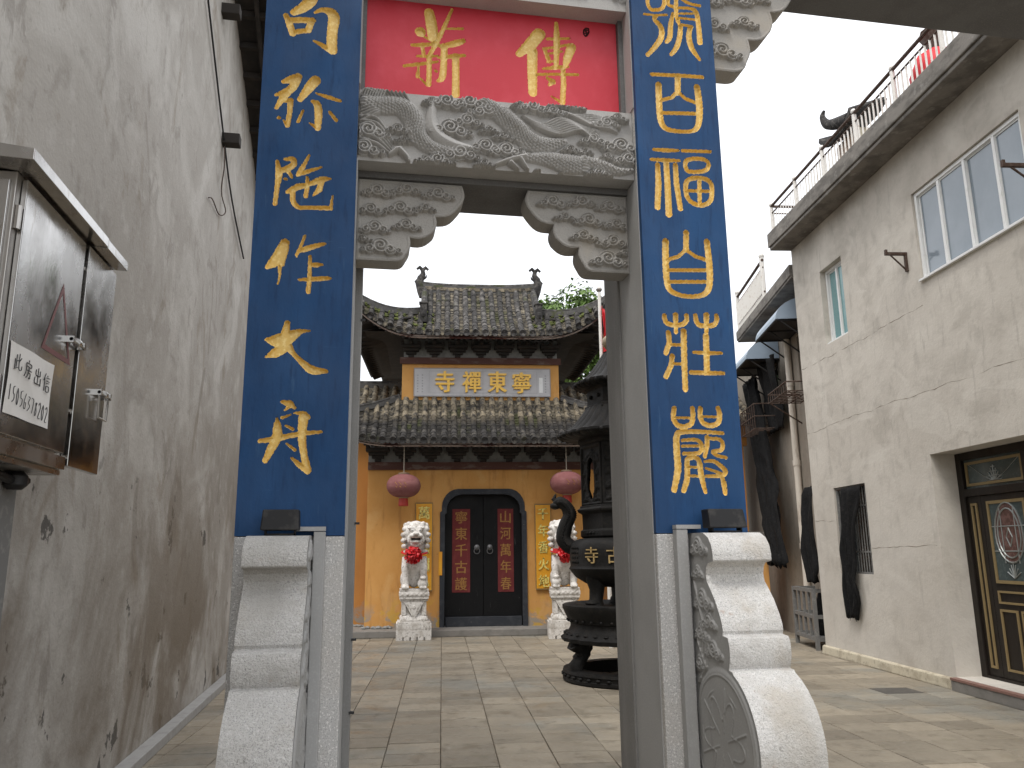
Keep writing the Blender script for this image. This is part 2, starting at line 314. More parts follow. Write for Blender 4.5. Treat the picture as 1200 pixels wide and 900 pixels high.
m_brightgold = M('bright gilt letter', (.86, .52, .06), .35, spec=.6, layers=[dict(s=30, lo=.55, hi=.66, col=(.55, .27, .02), a=.6)])
m_marble = M('grey white plaque marble', (.47, .465, .475), .6, layers=[dict(s=3, lo=.4, hi=.65, col=(.40, .395, .405), a=.8), dict(s=(1.2, 9, 6), lo=.6, hi=.68, col=(.56, .55, .56), a=.5)])
m_plq = M('plaque rim', (.30, .30, .305), .7)
m_lion = M('whitewashed lion stone', (.68, .655, .62), .85, layers=[dict(s=6, lo=.48, hi=.64, col=(.45, .415, .37), a=.8), dict(s=22, lo=.54, hi=.64, col=(.25, .23, .20), a=.7)], bump=[(45, .5, .01)])
m_silk = M('red satin', (.56, .008, .014), .38, spec=.6, layers=[dict(s=14, lo=.5, hi=.66, col=(.36, .004, .008), a=.6)])
m_lant = M('faded red lantern cloth', (.215, .085, .085), .8, spec=.2, layers=[dict(s=(3, 3, 9), lo=.42, hi=.66, col=(.28, .13, .125), a=.8)])
m_lcap = M('lantern cap dull gold', (.30, .22, .14), .6)
m_ltas = M('lantern skirt red', (.36, .03, .02), .6)
m_cord = M('pale cord', (.40, .36, .30), .8)
m_iron = M('black cast iron', (.012, .0115, .011), .62, spec=.16, layers=[dict(s=12, lo=.5, hi=.68, col=(.024, .021, .018), a=.8), dict(s=40, lo=.55, hi=.66, col=(.006, .006, .006), a=.6)], bump=[(40, .5, .01)], rough_n=.12)
m_bgold = M('old gold cast lettering', (.42, .30, .13), .6)
m_stone_step = M('grey step stone', (.21, .20, .185), .85, layers=[dict(s=5, lo=.45, hi=.66, col=(.15, .143, .13), a=.7), dict(s=(2, 6, 6), lo=.55, hi=.68, col=(.30, .285, .26), a=.5)], bump=[(40, .3, .006)])
PAV = [dict(s=1.6, lo=.4, hi=.64, col=(0.290, 0.252, 0.193), a=.75), dict(s=(7, 3, 5), lo=.52, hi=.68, col=(0.172, 0.150, 0.113), a=.55), dict(s=.55, lo=.5, hi=.64, col=(0.210, 0.206, 0.181), a=.75), dict(s=45, lo=.56, hi=.68, col=(0.336, 0.311, 0.265), a=.4), dict(s=5, lo=.58, hi=.66, col=(0.126, 0.105, 0.076), a=.5), dict(s=12, lo=.64, hi=.68, col=(0.395, 0.370, 0.323), a=.5), dict(s=(3, 3, 3), lo=.62, hi=.70, col=(0.143, 0.139, 0.088), a=.4)]
m_pave = M('worn paving slab', (0.244, 0.210, 0.160), .6, spec=.4, layers=PAV, rv=.20, pos=True, bump=[(30, .35, .005), (5, .3, .012)], rough_n=.28)
m_pave_s = M('worn paving slabs far', (0.244, 0.210, 0.160), .6, spec=.4, layers=PAV, island=.20, pos=True, bump=[(30, .25, .004)], rough_n=.22)
m_pave_d = M('dark cover slab', (.075, .07, .062), .75, layers=[dict(s=8, lo=.45, hi=.66, col=(.11, .10, .085), a=.7)], bump=[(30, .3, .004)])
m_joint = M('dirt between slabs', (.075, .06, .043), .95, layers=[dict(s=6, lo=.45, hi=.65, col=(.12, .10, .07), a=.6)])
m_ground = M('packed ground', (.17, .155, .13), .95, layers=[dict(s=.8, lo=.4, hi=.65, col=(.23, .21, .18), a=.7)], bump=[(20, .3, .01)])
m_kerb = M('pale kerb stone', (.35, .345, .335), .85, layers=[dict(s=9, lo=.45, hi=.66, col=(.27, .265, .255), a=.7)], bump=[(40, .3, .005)])
m_steel = M('brushed stainless steel', (.50, .49, .475), .22, metal=1.0, layers=[dict(s=(3, 3, 1.2), lo=.42, hi=.66, col=(.38, .365, .345), a=.7), dict(s=(9, 9, 3), lo=.62, hi=.7, col=(.30, .27, .23), a=.5)], rough_n=.1, bump=[((3, 3, 2), .12, .02)])
m_steel_r = M('dull steel edge', (.42, .40, .375), .35, metal=1.0, rough_n=.15)
m_black = M('black rubber', (.012, .012, .013), .55)
m_fl = M('black floodlight housing', (.012, .012, .013), .6, spec=.3, layers=[dict(s=12, lo=.5, hi=.66, col=(.05, .047, .044), a=.6)])
m_glass_fl = M('floodlight glass', (.02, .022, .026), .08)
m_paper = M('white paper', (.72, .70, .67), .85, layers=[dict(s=6, lo=.45, hi=.66, col=(.62, .595, .56), a=.6)])
m_ink = M('black ink', (.03, .03, .032), .8)
m_tri = M('faded warning red', (.20, .085, .08), .5, metal=.4)
m_white = M('white window plastic', (.72, .73, .72), .45, layers=[dict(s=9, lo=.5, hi=.7, col=(.58, .58, .56), a=.5)])
m_wrail = M('white railing paint', (.70, .68, .64), .55, layers=[dict(s=14, lo=.55, hi=.66, col=(.42, .34, .26), a=.5)])
m_pane = M('dusty window glass', (.16, .20, .235), .09, spec=.9, layers=[dict(s=(1, 1, .7), lo=.4, hi=.65, col=(.23, .27, .31), a=.7)])
m_teal = M('glass over teal curtain', (.15, .29, .30), .18, spec=.7, layers=[dict(s=(22, 22, 16), lo=.55, hi=.62, col=(.10, .24, .26), a=.7), dict(s=(3, 3, .8), lo=.4, hi=.65, col=(.24, .42, .42), a=.6)])
m_pdark = M('dark glass', (.035, .042, .045), .12, spec=.8, layers=[dict(s=30, lo=.5, hi=.62, col=(.075, .085, .085), a=.7)])
m_teald = M('leaded teal glass', (.055, .078, .08), .15, spec=.7, layers=[dict(s=22, lo=.5, hi=.62, col=(.085, .115, .115), a=.7)])
m_pinkg = M('leaded brown glass', (.10, .058, .05), .15, spec=.7, layers=[dict(s=18, lo=.45, hi=.6, col=(.20, .12, .11), a=.7)])
m_lead = M('lead came', (.30, .32, .31), .4, metal=.6)
m_bdoor = M('dark bronze door', (.014, .0105, .008), .5, spec=.3, metal=.0, layers=[dict(s=(20, 20, 4), lo=.5, hi=.68, col=(.03, .022, .016), a=.6)], rough_n=.1)
m_trim = M('old gold door trim', (.25, .185, .085), .6, metal=.1, layers=[dict(s=20, lo=.5, hi=.66, col=(.22, .15, .07), a=.6)])
m_cloth = M('black shade cloth', (.011, .011, .0115), .95, spec=.15, layers=[dict(s=30, lo=.5, hi=.66, col=(.026, .025, .024), a=.6)], bump=[(60, .3, .004), (9, .5, .03)])
m_rust = M('rusty iron', (.07, .042, .03), .75, metal=.3, layers=[dict(s=25, lo=.45, hi=.62, col=(.13, .10, .085), a=.7)])
m_pvc = M('aged white pipe', (.66, .60, .52), .6, layers=[dict(s=(8, 8, 2), lo=.5, hi=.66, col=(.34, .27, .21), a=.6)])
m_awn = M('blue grey awning sheet', (.27, .34, .42), .4, layers=[dict(s=5, lo=.45, hi=.66, col=(.29, .36, .44), a=.6)])
m_cage = M('grey painted cage', (.16, .16, .155), .65, layers=[dict(s=20, lo=.5, hi=.66, col=(.26, .255, .24), a=.6)])
m_redstep = M('red granite tread', (.24, .135, .11), .6, layers=[dict(s=60, d=2, lo=.5, hi=.62, col=(.16, .09, .075), a=.6)])
m_plinth = M('cream plinth', (.50, .455, .35), .9, layers=[dict(s=6, lo=.48, hi=.62, col=(.33, .285, .21), a=.7), dict(s=18, lo=.55, hi=.66, col=(.20, .17, .13), a=.5)], bump=[(25, .4, .01)])
m_bark = M('tree bark', (.10, .08, .06), .95, bump=[(20, .6, .02)])
m_leaf = M('fresh green leaf', (.10, .175, .03), .6, island=.45)
m_flag = M('red flag cloth', (.55, .012, .02), .65)
m_wood = M('pale weathered stub', (.03, .025, .022), .9)
CH={"A1":[[[-473,4524,18.3],[-432,4555,24.9],[-389,4600,27.7],[-357,4641,13.2]],[[-516,4499,11.8],[-494,4447,16.2],[-475,4391,15.5]],[[-490,4470,15.6],[-440,4479,15.6],[-373,4484,15.6]],[[-378,4480,15.6],[-393,4420,15.5]],[[-475,4398,12.9],[-393,4420,12.9]],[[-361,4535,6.5],[-320,4556,13.1],[-274,4545,22.9],[-258,4508,27.3],[-264,4429,24.5],[-264,4351,24.3],[-254,4307,17.8]],[[-260,4306,17.8],[-311,4333,12.8],[-360,4359,5.1]]],"A2":[[[-510,4094,10.2],[-463,4113,22.7],[-434,4131,18.2]],[[-439,4119,19.9],[-457,4071,19.8],[-485,4040,18.0],[-545,4012,7.9]],[[-485,4034,18.0],[-508,3998,16.8],[-539,3936,8.9]],[[-507,3982,8.4],[-468,3985,12.3]],[[-468,3985,14.0],[-469,3912,11.1],[-478,3839,12.1]],[[-481,3842,9.9],[-499,3865,3.3]],[[-524,3879,7.8],[-521,3878,7.7]],[[-344,4117,25.5],[-372,4074,23.7],[-419,3996,13.4]],[[-336,4041,3.9],[-280,4026,10.1],[-209,4008,7.8]],[[-354,3991,7.8],[-328,3976,16.7],[-319,3921,17.7],[-320,3837,14.3]],[[-328,3841,11.0],[-363,3861,3.3]],[[-401,3930,6.1],[-423,3866,7.7]],[[-259,3935,7.8],[-225,3890,8.8]]],"A3":[[[-519,3627,7.6],[-512,3579,11.8],[-512,3493,10.6],[-519,3386,9.5]],[[-481,3641,6.5],[-442,3644,13.5],[-434,3617,13.4],[-459,3594,15.0],[-497,3574,13.4]],[[-463,3577,9.6],[-440,3541,5.9]],[[-478,3530,5.9],[-468,3529,5.9]],[[-497,3564,8.0],[-499,3504,3.2]],[[-358,3673,5.4],[-387,3605,10.7],[-412,3557,8.5]],[[-412,3557,8.0],[-362,3580,10.7],[-294,3610,4.8]],[[-458,3457,9.5],[-406,3490,15.9],[-359,3504,10.6],[-292,3539,14.9],[-243,3548,5.3]],[[-432,3461,11.7],[-429,3408,11.6],[-401,3375,10.5],[-353,3376,9.4],[-237,3381,11.5]],[[-235,3389,7.9],[-231,3427,4.7],[-227,3455,2.6]],[[-363,3547,6.4],[-359,3504,9.6],[-366,3439,10.0]],[[-287,3531,13.3],[-299,3482,13.8],[-327,3447,4.2]]],"A4":[[[-461,3174,19.6],[-473,3124,27.8],[-504,3071,24.6],[-539,3038,10.2]],[[-457,3172,18.6],[-468,3058,11.3]],[[-479,3047,9.2],[-476,2991,4.1],[-484,2949,3.0]],[[-361,3217,6.2],[-376,3166,6.7],[-397,3113,6.7]],[[-397,3113,5.1],[-397,3100,2.6]],[[-388,3132,9.2],[-337,3153,12.9],[-271,3178,8.2],[-254,3179,3.1]],[[-330,3107,7.2],[-328,2983,9.1],[-332,2916,10.1]],[[-319,3061,9.2],[-295,3062,12.2],[-267,3066,5.1]],[[-379,2978,5.6],[-311,2984,10.1],[-245,2992,10.1],[-223,2993,4.6]]],"A5":[[[-524,2655,7.0],[-474,2650,27.4],[-424,2667,30.8],[-365,2701,12.9],[-314,2708,3.0]],[[-427,2746,12.0],[-434,2696,17.4],[-441,2641,24.8]],[[-444,2612,23.8],[-480,2586,20.8],[-520,2567,5.9]],[[-417,2622,19.8],[-388,2584,9.9],[-339,2537,13.8],[-292,2504,18.7],[-227,2501,8.8]]],"A6":[[[-434,2341,6.4],[-397,2330,15.6],[-371,2311,6.8]],[[-396,2320,8.8],[-420,2298,3.9]],[[-390,2275,3.9],[-430,2260,6.3]],[[-455,2260,2.4],[-450,2215,16.5],[-450,2163,20.4],[-476,2102,17.0],[-500,2046,10.7]],[[-529,2143,8.3],[-456,2154,12.1],[-389,2171,10.7],[-318,2184,9.7],[-240,2192,5.8]],[[-374,2285,3.4],[-331,2283,10.7],[-307,2265,11.7]],[[-326,2269,21.4],[-331,2174,17.4],[-318,2081,14.5],[-296,2002,15.4]],[[-298,1997,12.5],[-338,2029,11.6],[-375,2061,4.8]],[[-410,2220,4.4],[-377,2204,6.8]],[[-401,2131,4.4],[-362,2101,6.8]]],"B1":[[[1584,4921,10.4],[1583,4868,10.3],[1584,4827,10.3],[1602,4795,10.3],[1630,4796,10.3],[1665,4805,10.3],[1686,4839,10.4],[1690,4882,10.4],[1695,4935,10.5]],[[1557,4758,6.6],[1629,4759,6.1],[1701,4771,6.7]],[[1631,4752,10.2],[1620,4730,11.2],[1654,4690,14.2],[1663,4640,15.2],[1638,4575,15.0],[1565,4483,10.9]],[[1716,4906,9.9],[1715,4885,9.9],[1715,4843,9.9],[1748,4831,9.9]],[[1768,4913,11.5],[1760,4775,11.4],[1772,4730,11.3]],[[1741,4784,9.3],[1722,4703,13.3],[1713,4625,14.2],[1691,4586,11.1]],[[1801,4907,8.9],[1810,4887,8.9],[1858,4866,8.9],[1916,4860,8.9]],[[1782,4828,7.8],[1846,4833,9.4],[1889,4817,13.1],[1901,4740,13.5],[1903,4605,15.3]],[[1785,4789,6.2],[1873,4800,6.3]],[[1764,4758,6.7],[1881,4759,6.8]],[[1776,4715,7.7],[1858,4709,7.7]],[[1785,4706,12.3],[1776,4632,14.2],[1752,4557,13.1],[1716,4505,11.0]],[[1848,4703,12.4],[1834,4639,15.3],[1849,4558,15.2],[1893,4489,8.1]]],"B2":[[[1586,4358,10.4],[1740,4366,10.5],[1902,4371,10.6]],[[1748,4364,16.0],[1741,4251,15.9]],[[1734,4253,9.8],[1702,4216,9.7],[1639,4194,9.6]],[[1749,4255,9.8],[1785,4218,9.8],[1852,4196,9.8]],[[1624,4292,17.0],[1622,4196,16.8],[1624,4073,16.6],[1650,4014,14.2],[1731,4000,10.7],[1820,4011,10.8],[1859,4058,15.7],[1872,4170,18.3],[1865,4301,17.3]],[[1635,4111,10.2],[1851,4125,10.3]]],"B3":[[[1573,3872,8.1],[1648,3872,11.7],[1724,3877,7.0]],[[1556,3808,8.1],[1642,3809,11.6],[1726,3813,7.0]],[[1645,3803,14.5],[1646,3661,16.0],[1644,3474,16.9]],[[1592,3778,12.7],[1591,3657,16.0],[1578,3513,14.6]],[[1700,3784,12.8],[1701,3665,14.4],[1715,3514,13.6]],[[1750,3878,8.8],[1921,3886,8.9]],[[1760,3789,11.1],[1770,3816,11.1],[1812,3832,11.2],[1871,3834,11.2],[1902,3818,11.2],[1903,3788,11.2],[1878,3762,11.2],[1819,3749,11.1],[1772,3754,11.1],[1760,3789,11.1]],[[1754,3634,12.1],[1762,3682,12.1],[1804,3709,12.2],[1875,3711,12.3],[1911,3687,12.3],[1916,3634,12.2],[1901,3574,12.2],[1852,3544,12.1],[1795,3552,12.0],[1762,3587,12.0],[1754,3634,12.1]],[[1842,3706,11.1],[1836,3563,10.9]],[[1765,3628,8.6],[1905,3634,8.7]]],"B4":[[[1741,3368,14.6],[1735,3267,14.5]],[[1729,3261,9.5],[1687,3222,9.4],[1626,3199,9.4]],[[1740,3262,9.5],[1789,3228,9.5],[1851,3211,9.5]],[[1615,3309,16.6],[1609,3198,16.5],[1611,3063,15.2],[1636,3012,13.0],[1718,2988,10.9],[1809,2998,12.1],[1857,3042,15.5],[1870,3156,16.8],[1864,3321,15.8]],[[1626,3137,9.3],[1850,3149,9.5]],[[1622,3068,9.3],[1845,3080,9.4]]],"B5":[[[1584,2869,11.8],[1590,2837,11.8],[1622,2819,11.8],[1683,2822,11.8],[1713,2847,11.9],[1714,2875,11.9]],[[1650,2875,14.0],[1647,2777,9.6]],[[1767,2877,12.0],[1773,2839,12.0],[1800,2821,12.0],[1868,2826,12.0],[1892,2855,12.1],[1892,2882,12.1]],[[1832,2883,15.3],[1826,2783,9.8]],[[1603,2772,12.8],[1606,2718,12.8],[1583,2658,12.7]],[[1619,2705,7.5],[1676,2705,7.5]],[[1618,2641,12.7],[1610,2590,12.7],[1576,2525,12.6]],[[1624,2598,6.9],[1676,2597,6.9]],[[1692,2784,15.1],[1687,2651,14.9],[1683,2457,13.7]],[[1822,2764,15.2],[1820,2688,15.1],[1815,2569,15.0]],[[1743,2666,7.0],[1824,2664,10.8],[1908,2667,7.1]],[[1722,2552,10.7],[1816,2551,10.7],[1911,2553,8.7]]],"B6":[[[1613,2349,11.9],[1606,2296,11.9],[1627,2259,11.9],[1665,2250,11.9],[1705,2267,12.0],[1718,2310,12.0],[1717,2351,12.0]],[[1623,2299,5.6],[1707,2299,5.7]],[[1763,2352,12.1],[1760,2305,12.1],[1777,2271,12.1],[1822,2259,12.1],[1863,2279,12.2],[1872,2320,12.2],[1865,2354,12.2]],[[1773,2308,5.7],[1858,2307,5.8]],[[1882,2218,8.3],[1768,2224,10.1],[1657,2222,11.3],[1620,2203,15.0],[1615,2111,16.2],[1616,2020,16.2],[1588,1912,13.6]],[[1648,2176,6.9],[1726,2180,8.8],[1757,2156,10.1],[1751,2119,10.1],[1721,2106,9.4],[1653,2105,8.1]],[[1646,2145,6.3],[1743,2147,6.3]],[[1792,2194,12.0],[1788,2144,11.4],[1772,2092,9.5]],[[1791,2187,7.6],[1857,2185,8.9],[1878,2164,10.2],[1869,2127,10.2],[1819,2117,8.2],[1838,2098,8.3],[1892,2086,7.7]],[[1642,1909,12.4],[1665,1972,13.7],[1669,2045,12.5],[1674,2075,11.3],[1713,2085,10.0],[1738,2064,12.6],[1746,1985,13.8],[1763,1900,8.8]],[[1678,2033,5.6],[1736,2032,5.7]],[[1675,1987,6.2],[1739,1985,6.3]],[[1770,2064,5.7],[1822,2065,8.9],[1866,2034,11.4],[1884,2010,11.5],[1862,1989,9.5],[1772,1985,6.9]],[[1774,2028,5.0],[1844,2004,7.6],[1866,1992,8.3]],[[1862,1986,10.2],[1872,1937,12.7],[1875,1895,10.2]]],"C1":[[[281,4761,23.5],[295,4692,27.5],[305,4609,25.9]],[[229,4627,24.5],[233,4623,24.5]],[[252,4596,4.8],[321,4562,7.4]],[[419,4800,6.3],[369,4666,10.3],[321,4548,10.8],[285,4475,9.4]],[[382,4664,4.8],[482,4676,6.9]],[[183,4533,7.4],[247,4540,12.1],[321,4555,7.4]],[[327,4553,8.8],[364,4546,10.8],[439,4572,17.6],[486,4594,12.3]],[[244,4526,8.8],[254,4472,8.7]],[[214,4464,6.0],[278,4468,8.0],[334,4477,4.7]],[[139,4391,7.3],[218,4409,9.3],[334,4439,6.0]],[[285,4468,12.1],[286,4372,11.9],[284,4283,11.8]],[[277,4279,7.2],[231,4322,3.3]],[[224,4393,4.6],[219,4331,9.9]],[[373,4547,16.2],[371,4436,16.0],[363,4339,15.9],[338,4313,7.2]],[[340,4467,6.0],[427,4484,12.1],[495,4498,7.4]],[[442,4485,17.5],[443,4347,17.2],[443,4235,18.3]],[[322,4379,6.0],[329,4373,6.0]]],"C2":[[[952,4693,32.1],[899,4619,31.7],[827,4546,17.8]],[[908,4570,26.1],[906,4450,24.4],[906,4293,21.3]],[[1062,4782,9.2],[1063,4681,16.8],[1055,4480,11.6]],[[1004,4667,7.7],[1142,4686,6.3]],[[979,4599,6.2],[1055,4615,6.9],[1148,4647,6.3]],[[983,4596,9.0],[1007,4531,11.0],[1013,4511,7.5]],[[1154,4626,23.7],[1125,4544,20.7],[1111,4493,12.3]],[[1015,4568,5.5],[1094,4591,5.5]],[[1000,4509,5.5],[1059,4523,5.5]],[[974,4461,6.1],[1045,4475,10.9],[1127,4491,7.6]],[[921,4416,7.4],[1044,4431,7.5],[1188,4442,7.5]],[[1097,4470,11.6],[1098,4364,13.5],[1088,4245,13.4]],[[1085,4244,10.0],[1018,4280,2.7]],[[995,4403,6.1],[1030,4379,16.2],[1010,4356,8.1]]],"C3":[[[1251,4771,3.6],[1233,4744,3.5],[1246,4713,3.5],[1266,4740,3.5],[1267,4766,3.6],[1251,4771,3.6]],[[1243,4749,2.8],[1260,4754,2.8]],[[1244,4734,2.8],[1260,4740,2.8]],[[1252,4761,2.8],[1251,4724,2.8]]]}
# ================================================================== the stone gate (world axes; front of the pillars at y = 4)
gate = thing('stone_gate', 'grey granite gateway with two blue boards of gold characters and a red panel above', 'gateway', (0.68, 4.3, 0), world=True)
GY = 4.0
PL = (-0.622, -0.110); PR = (1.478, 1.988)

def carve_board(x0, x1, z0, z1, y, th, chars, mat_b, name, parent, res=0.0032, depth=0.024, label=None, wav=0.0):
    # one fine grid: each character is cut in as grooves, the faces in the grooves become the character objects
    nu, nv = int(round((x1-x0)/res)), int(round((z1-z0)/res))
    xs, zs = np.linspace(x0, x1, nu+1), np.linspace(z0, z1, nv+1)
    X, Z = np.meshgrid(xs, zs); sd = np.full(X.shape, 1.0); own = np.full(X.shape, -1)
    for ci, (nm, mt, dp) in enumerate(chars):
        pts = [(q[0]/1000, q[1]/1000) for st in CH[nm] for q in st]
        bx0, bx1 = min(q[0] for q in pts)-.05, max(q[0] for q in pts)+.05
        bz0, bz1 = min(q[1] for q in pts)-.05, max(q[1] for q in pts)+.05
        iu = np.where((xs > bx0) & (xs < bx1))[0]; iv = np.where((zs > bz0) & (zs < bz1))[0]
        if not len(iu) or not len(iv): continue
        sl_ = np.s_[iv[0]:iv[-1]+1, iu[0]:iu[-1]+1]
        d = np.full(X[sl_].shape, 1.0)
        rag = .0007*np.sin(X[sl_]*210+3*np.sin(Z[sl_]*170))+.0007*np.sin(Z[sl_]*180+2*np.sin(X[sl_]*190))
        for st in CH[nm]:
            q_ = [(q[0]/1000, q[1]/1000, q[2]/1000*(1.22 if nm[0] == 'C' else 1.13)+.0008) for q in st]
            d = np.minimum(d, poly_sd(X[sl_], Z[sl_], smooth_pts(q_, 4) if len(q_) > 3 else q_))
        d = d+rag; m = d < sd[sl_]; sd[sl_] = np.where(m, d, sd[sl_]); own[sl_] = np.where(m, ci, own[sl_])
    dep = np.clip(-sd*3.0+.004, 0, depth)*(sd < 0)
    wv = wav*(np.sin(X*9+np.sin(Z*5))*np.sin(Z*3.1+1)+.4*np.sin(X*31+Z*17))
    gz, gx = np.gradient(np.clip(sd, -.02, .02), (z1-z0)/nv, (x1-x0)/nu); gl = np.maximum(gx*gx+gz*gz, .25)
    nb = np.abs(sd) < res*.62; Xs = np.where(nb, X-sd*gx/gl, X); Zs = np.where(nb, Z-sd*gz/gl, Z); dep = np.where(nb, 0, dep)
    inv = root_inv(parent)
    off = np.array(inv.translation)
    V = np.stack([Xs, y+dep+wv, Zs], -1).reshape(-1, 3)+off
    cs = np.minimum(np.minimum(sd[:-1, :-1], sd[1:, :-1]), np.minimum(sd[:-1, 1:], sd[1:, 1:])); cs = (sd[:-1, :-1]+sd[1:, 1:]+sd[1:, :-1]+sd[:-1, 1:])/4
    co = own[:-1, :-1]
    # board: faces outside the grooves plus a body behind
    me = fast_mesh(name, V, grid_faces(nu, nv, ~(cs < 0)), mat_b)
    bo = bpy.data.objects.new(name, me); link(bo, parent); tag(bo, label)
    bk = MB(); e = .0005
    bk.add([(x0, y, z0), (x1, y, z0), (x1, y, z1), (x0, y, z1), (x0, y+th, z0), (x1, y+th, z0), (x1, y+th, z1), (x0, y+th, z1)],
           [(0, 4, 5, 1), (1, 5, 6, 2), (2, 6, 7, 3), (3, 7, 4, 0), (4, 7, 6, 5)])
    part('board_backing', bk, mat_b, bo)
    for ci, (nm, mt, dp) in enumerate(chars):
        k = (cs < 0) & (co == ci)
        if not k.any(): continue
        o = bpy.data.objects.new('carved_character' if nm != 'C3' else 'seal_mark', fast_mesh('carved_character', V, grid_faces(nu, nv, k), mt)); link(o, bo)
    return bo

ZB0, ZB1 = 1.687, 5.15
BOARD_T = 0.036
carve_board(PL[0], PL[1], ZB0, ZB1, GY, BOARD_T, [(q, m_gold, 0) for q in ('A1', 'A2', 'A3', 'A4', 'A5', 'A6')], m_blue, 'inscription_board', gate, label='blue board with six brush style gold characters', wav=.0009)
carve_board(PR[0], PR[1], ZB0, ZB1, GY, BOARD_T, [(q, m_gold, 0) for q in ('B1', 'B2', 'B3', 'B4', 'B5', 'B6')], m_blue, 'inscription_board', gate, label='blue board with six rounded seal style gold characters', wav=.0009)
carve_board(-0.108, 1.442, 4.145, 4.98, 4.2, .05, [('C1', m_gold, 0), ('C2', m_gold, 0), ('C3', m_inkred, 0)], m_red, 'red_panel', gate, res=.0042, depth=.022, wav=.0008)

for k, (a, b) in enumerate((PL, PR)):
    mb = MB(); mb.box(a, b, GY+BOARD_T+.002, 4.62, ZB0-.002, 5.6)
    mb.box(a, b, GY, 4.62, 0, ZB0-.003)
    part('pillar', mb, [m_granite], gate, bevel=.006)
    # smooth grey inner cheek on the opening side and the jamb strip behind it
    s = 1 if k == 0 else -1; e = b if k == 0 else a
    mb = MB(); mb.box(e, e+s*.006, GY+.035, 4.60, 0, 3.70); mb.box(e, e+s*.006, GY+.035, 4.60, 4.15, 5.3)
    part('pillar_cheek', mb, m_grey, gate)
    mb = MB(); mb.box(e+s*.004, e+s*(.044 if k == 0 else .020), 4.42, 4.69, 0, 3.69)
    part('jamb_strip', mb, m_grey_m, gate, bevel=.004)
    if k == 0:
        for zc in (2.90, 1.76, 1.16, .80):
            mb = MB(); mb.box(e+.040, e+.066, 4.415, 4.435, zc-.006, zc+.006); part('joint_clip', mb, m_black, gate)

# lintels
def stroke_h(X, Z, pts, r, prof=.5):
    d = poly_sd(X, Z, [(p[0], p[1], rr) for p, rr in zip(pts, r if isinstance(r, (list, tuple)) else [r]*len(pts))])
    rm = max(r) if isinstance(r, (list, tuple)) else r
    return np.clip(-d/rm, 0, 1)**prof
def bm_pt(cx, cy):     # point on the carved beam from its own face measure
    t = (cx-35)/1145
    top, hh = 35+(cx-35)*.0873, 290-13*t
    return (-.110+t*1.588, 4.138-(cy-top)/hh*.428)
def along(X, Z, pts):
    best = np.full(X.shape, 1e9); S = np.zeros(X.shape); D = np.zeros(X.shape); acc = 0
    for a, b in zip(pts[:-1], pts[1:]):
        dx, dz = b[0]-a[0], b[1]-a[1]; l = math.hypot(dx, dz)+1e-9
        t = ((X-a[0])*dx+(Z-a[1])*dz)/l/l; tc = np.clip(t, 0, 1)
        d = np.hypot(X-a[0]-tc*dx, Z-a[1]-tc*dz); sg = ((X-a[0])*dz-(Z-a[1])*dx)/l
        m = d < best; best = np.where(m, d, best); S = np.where(m, acc+tc*l, S); D = np.where(m, sg, D); acc += l
    return S, D
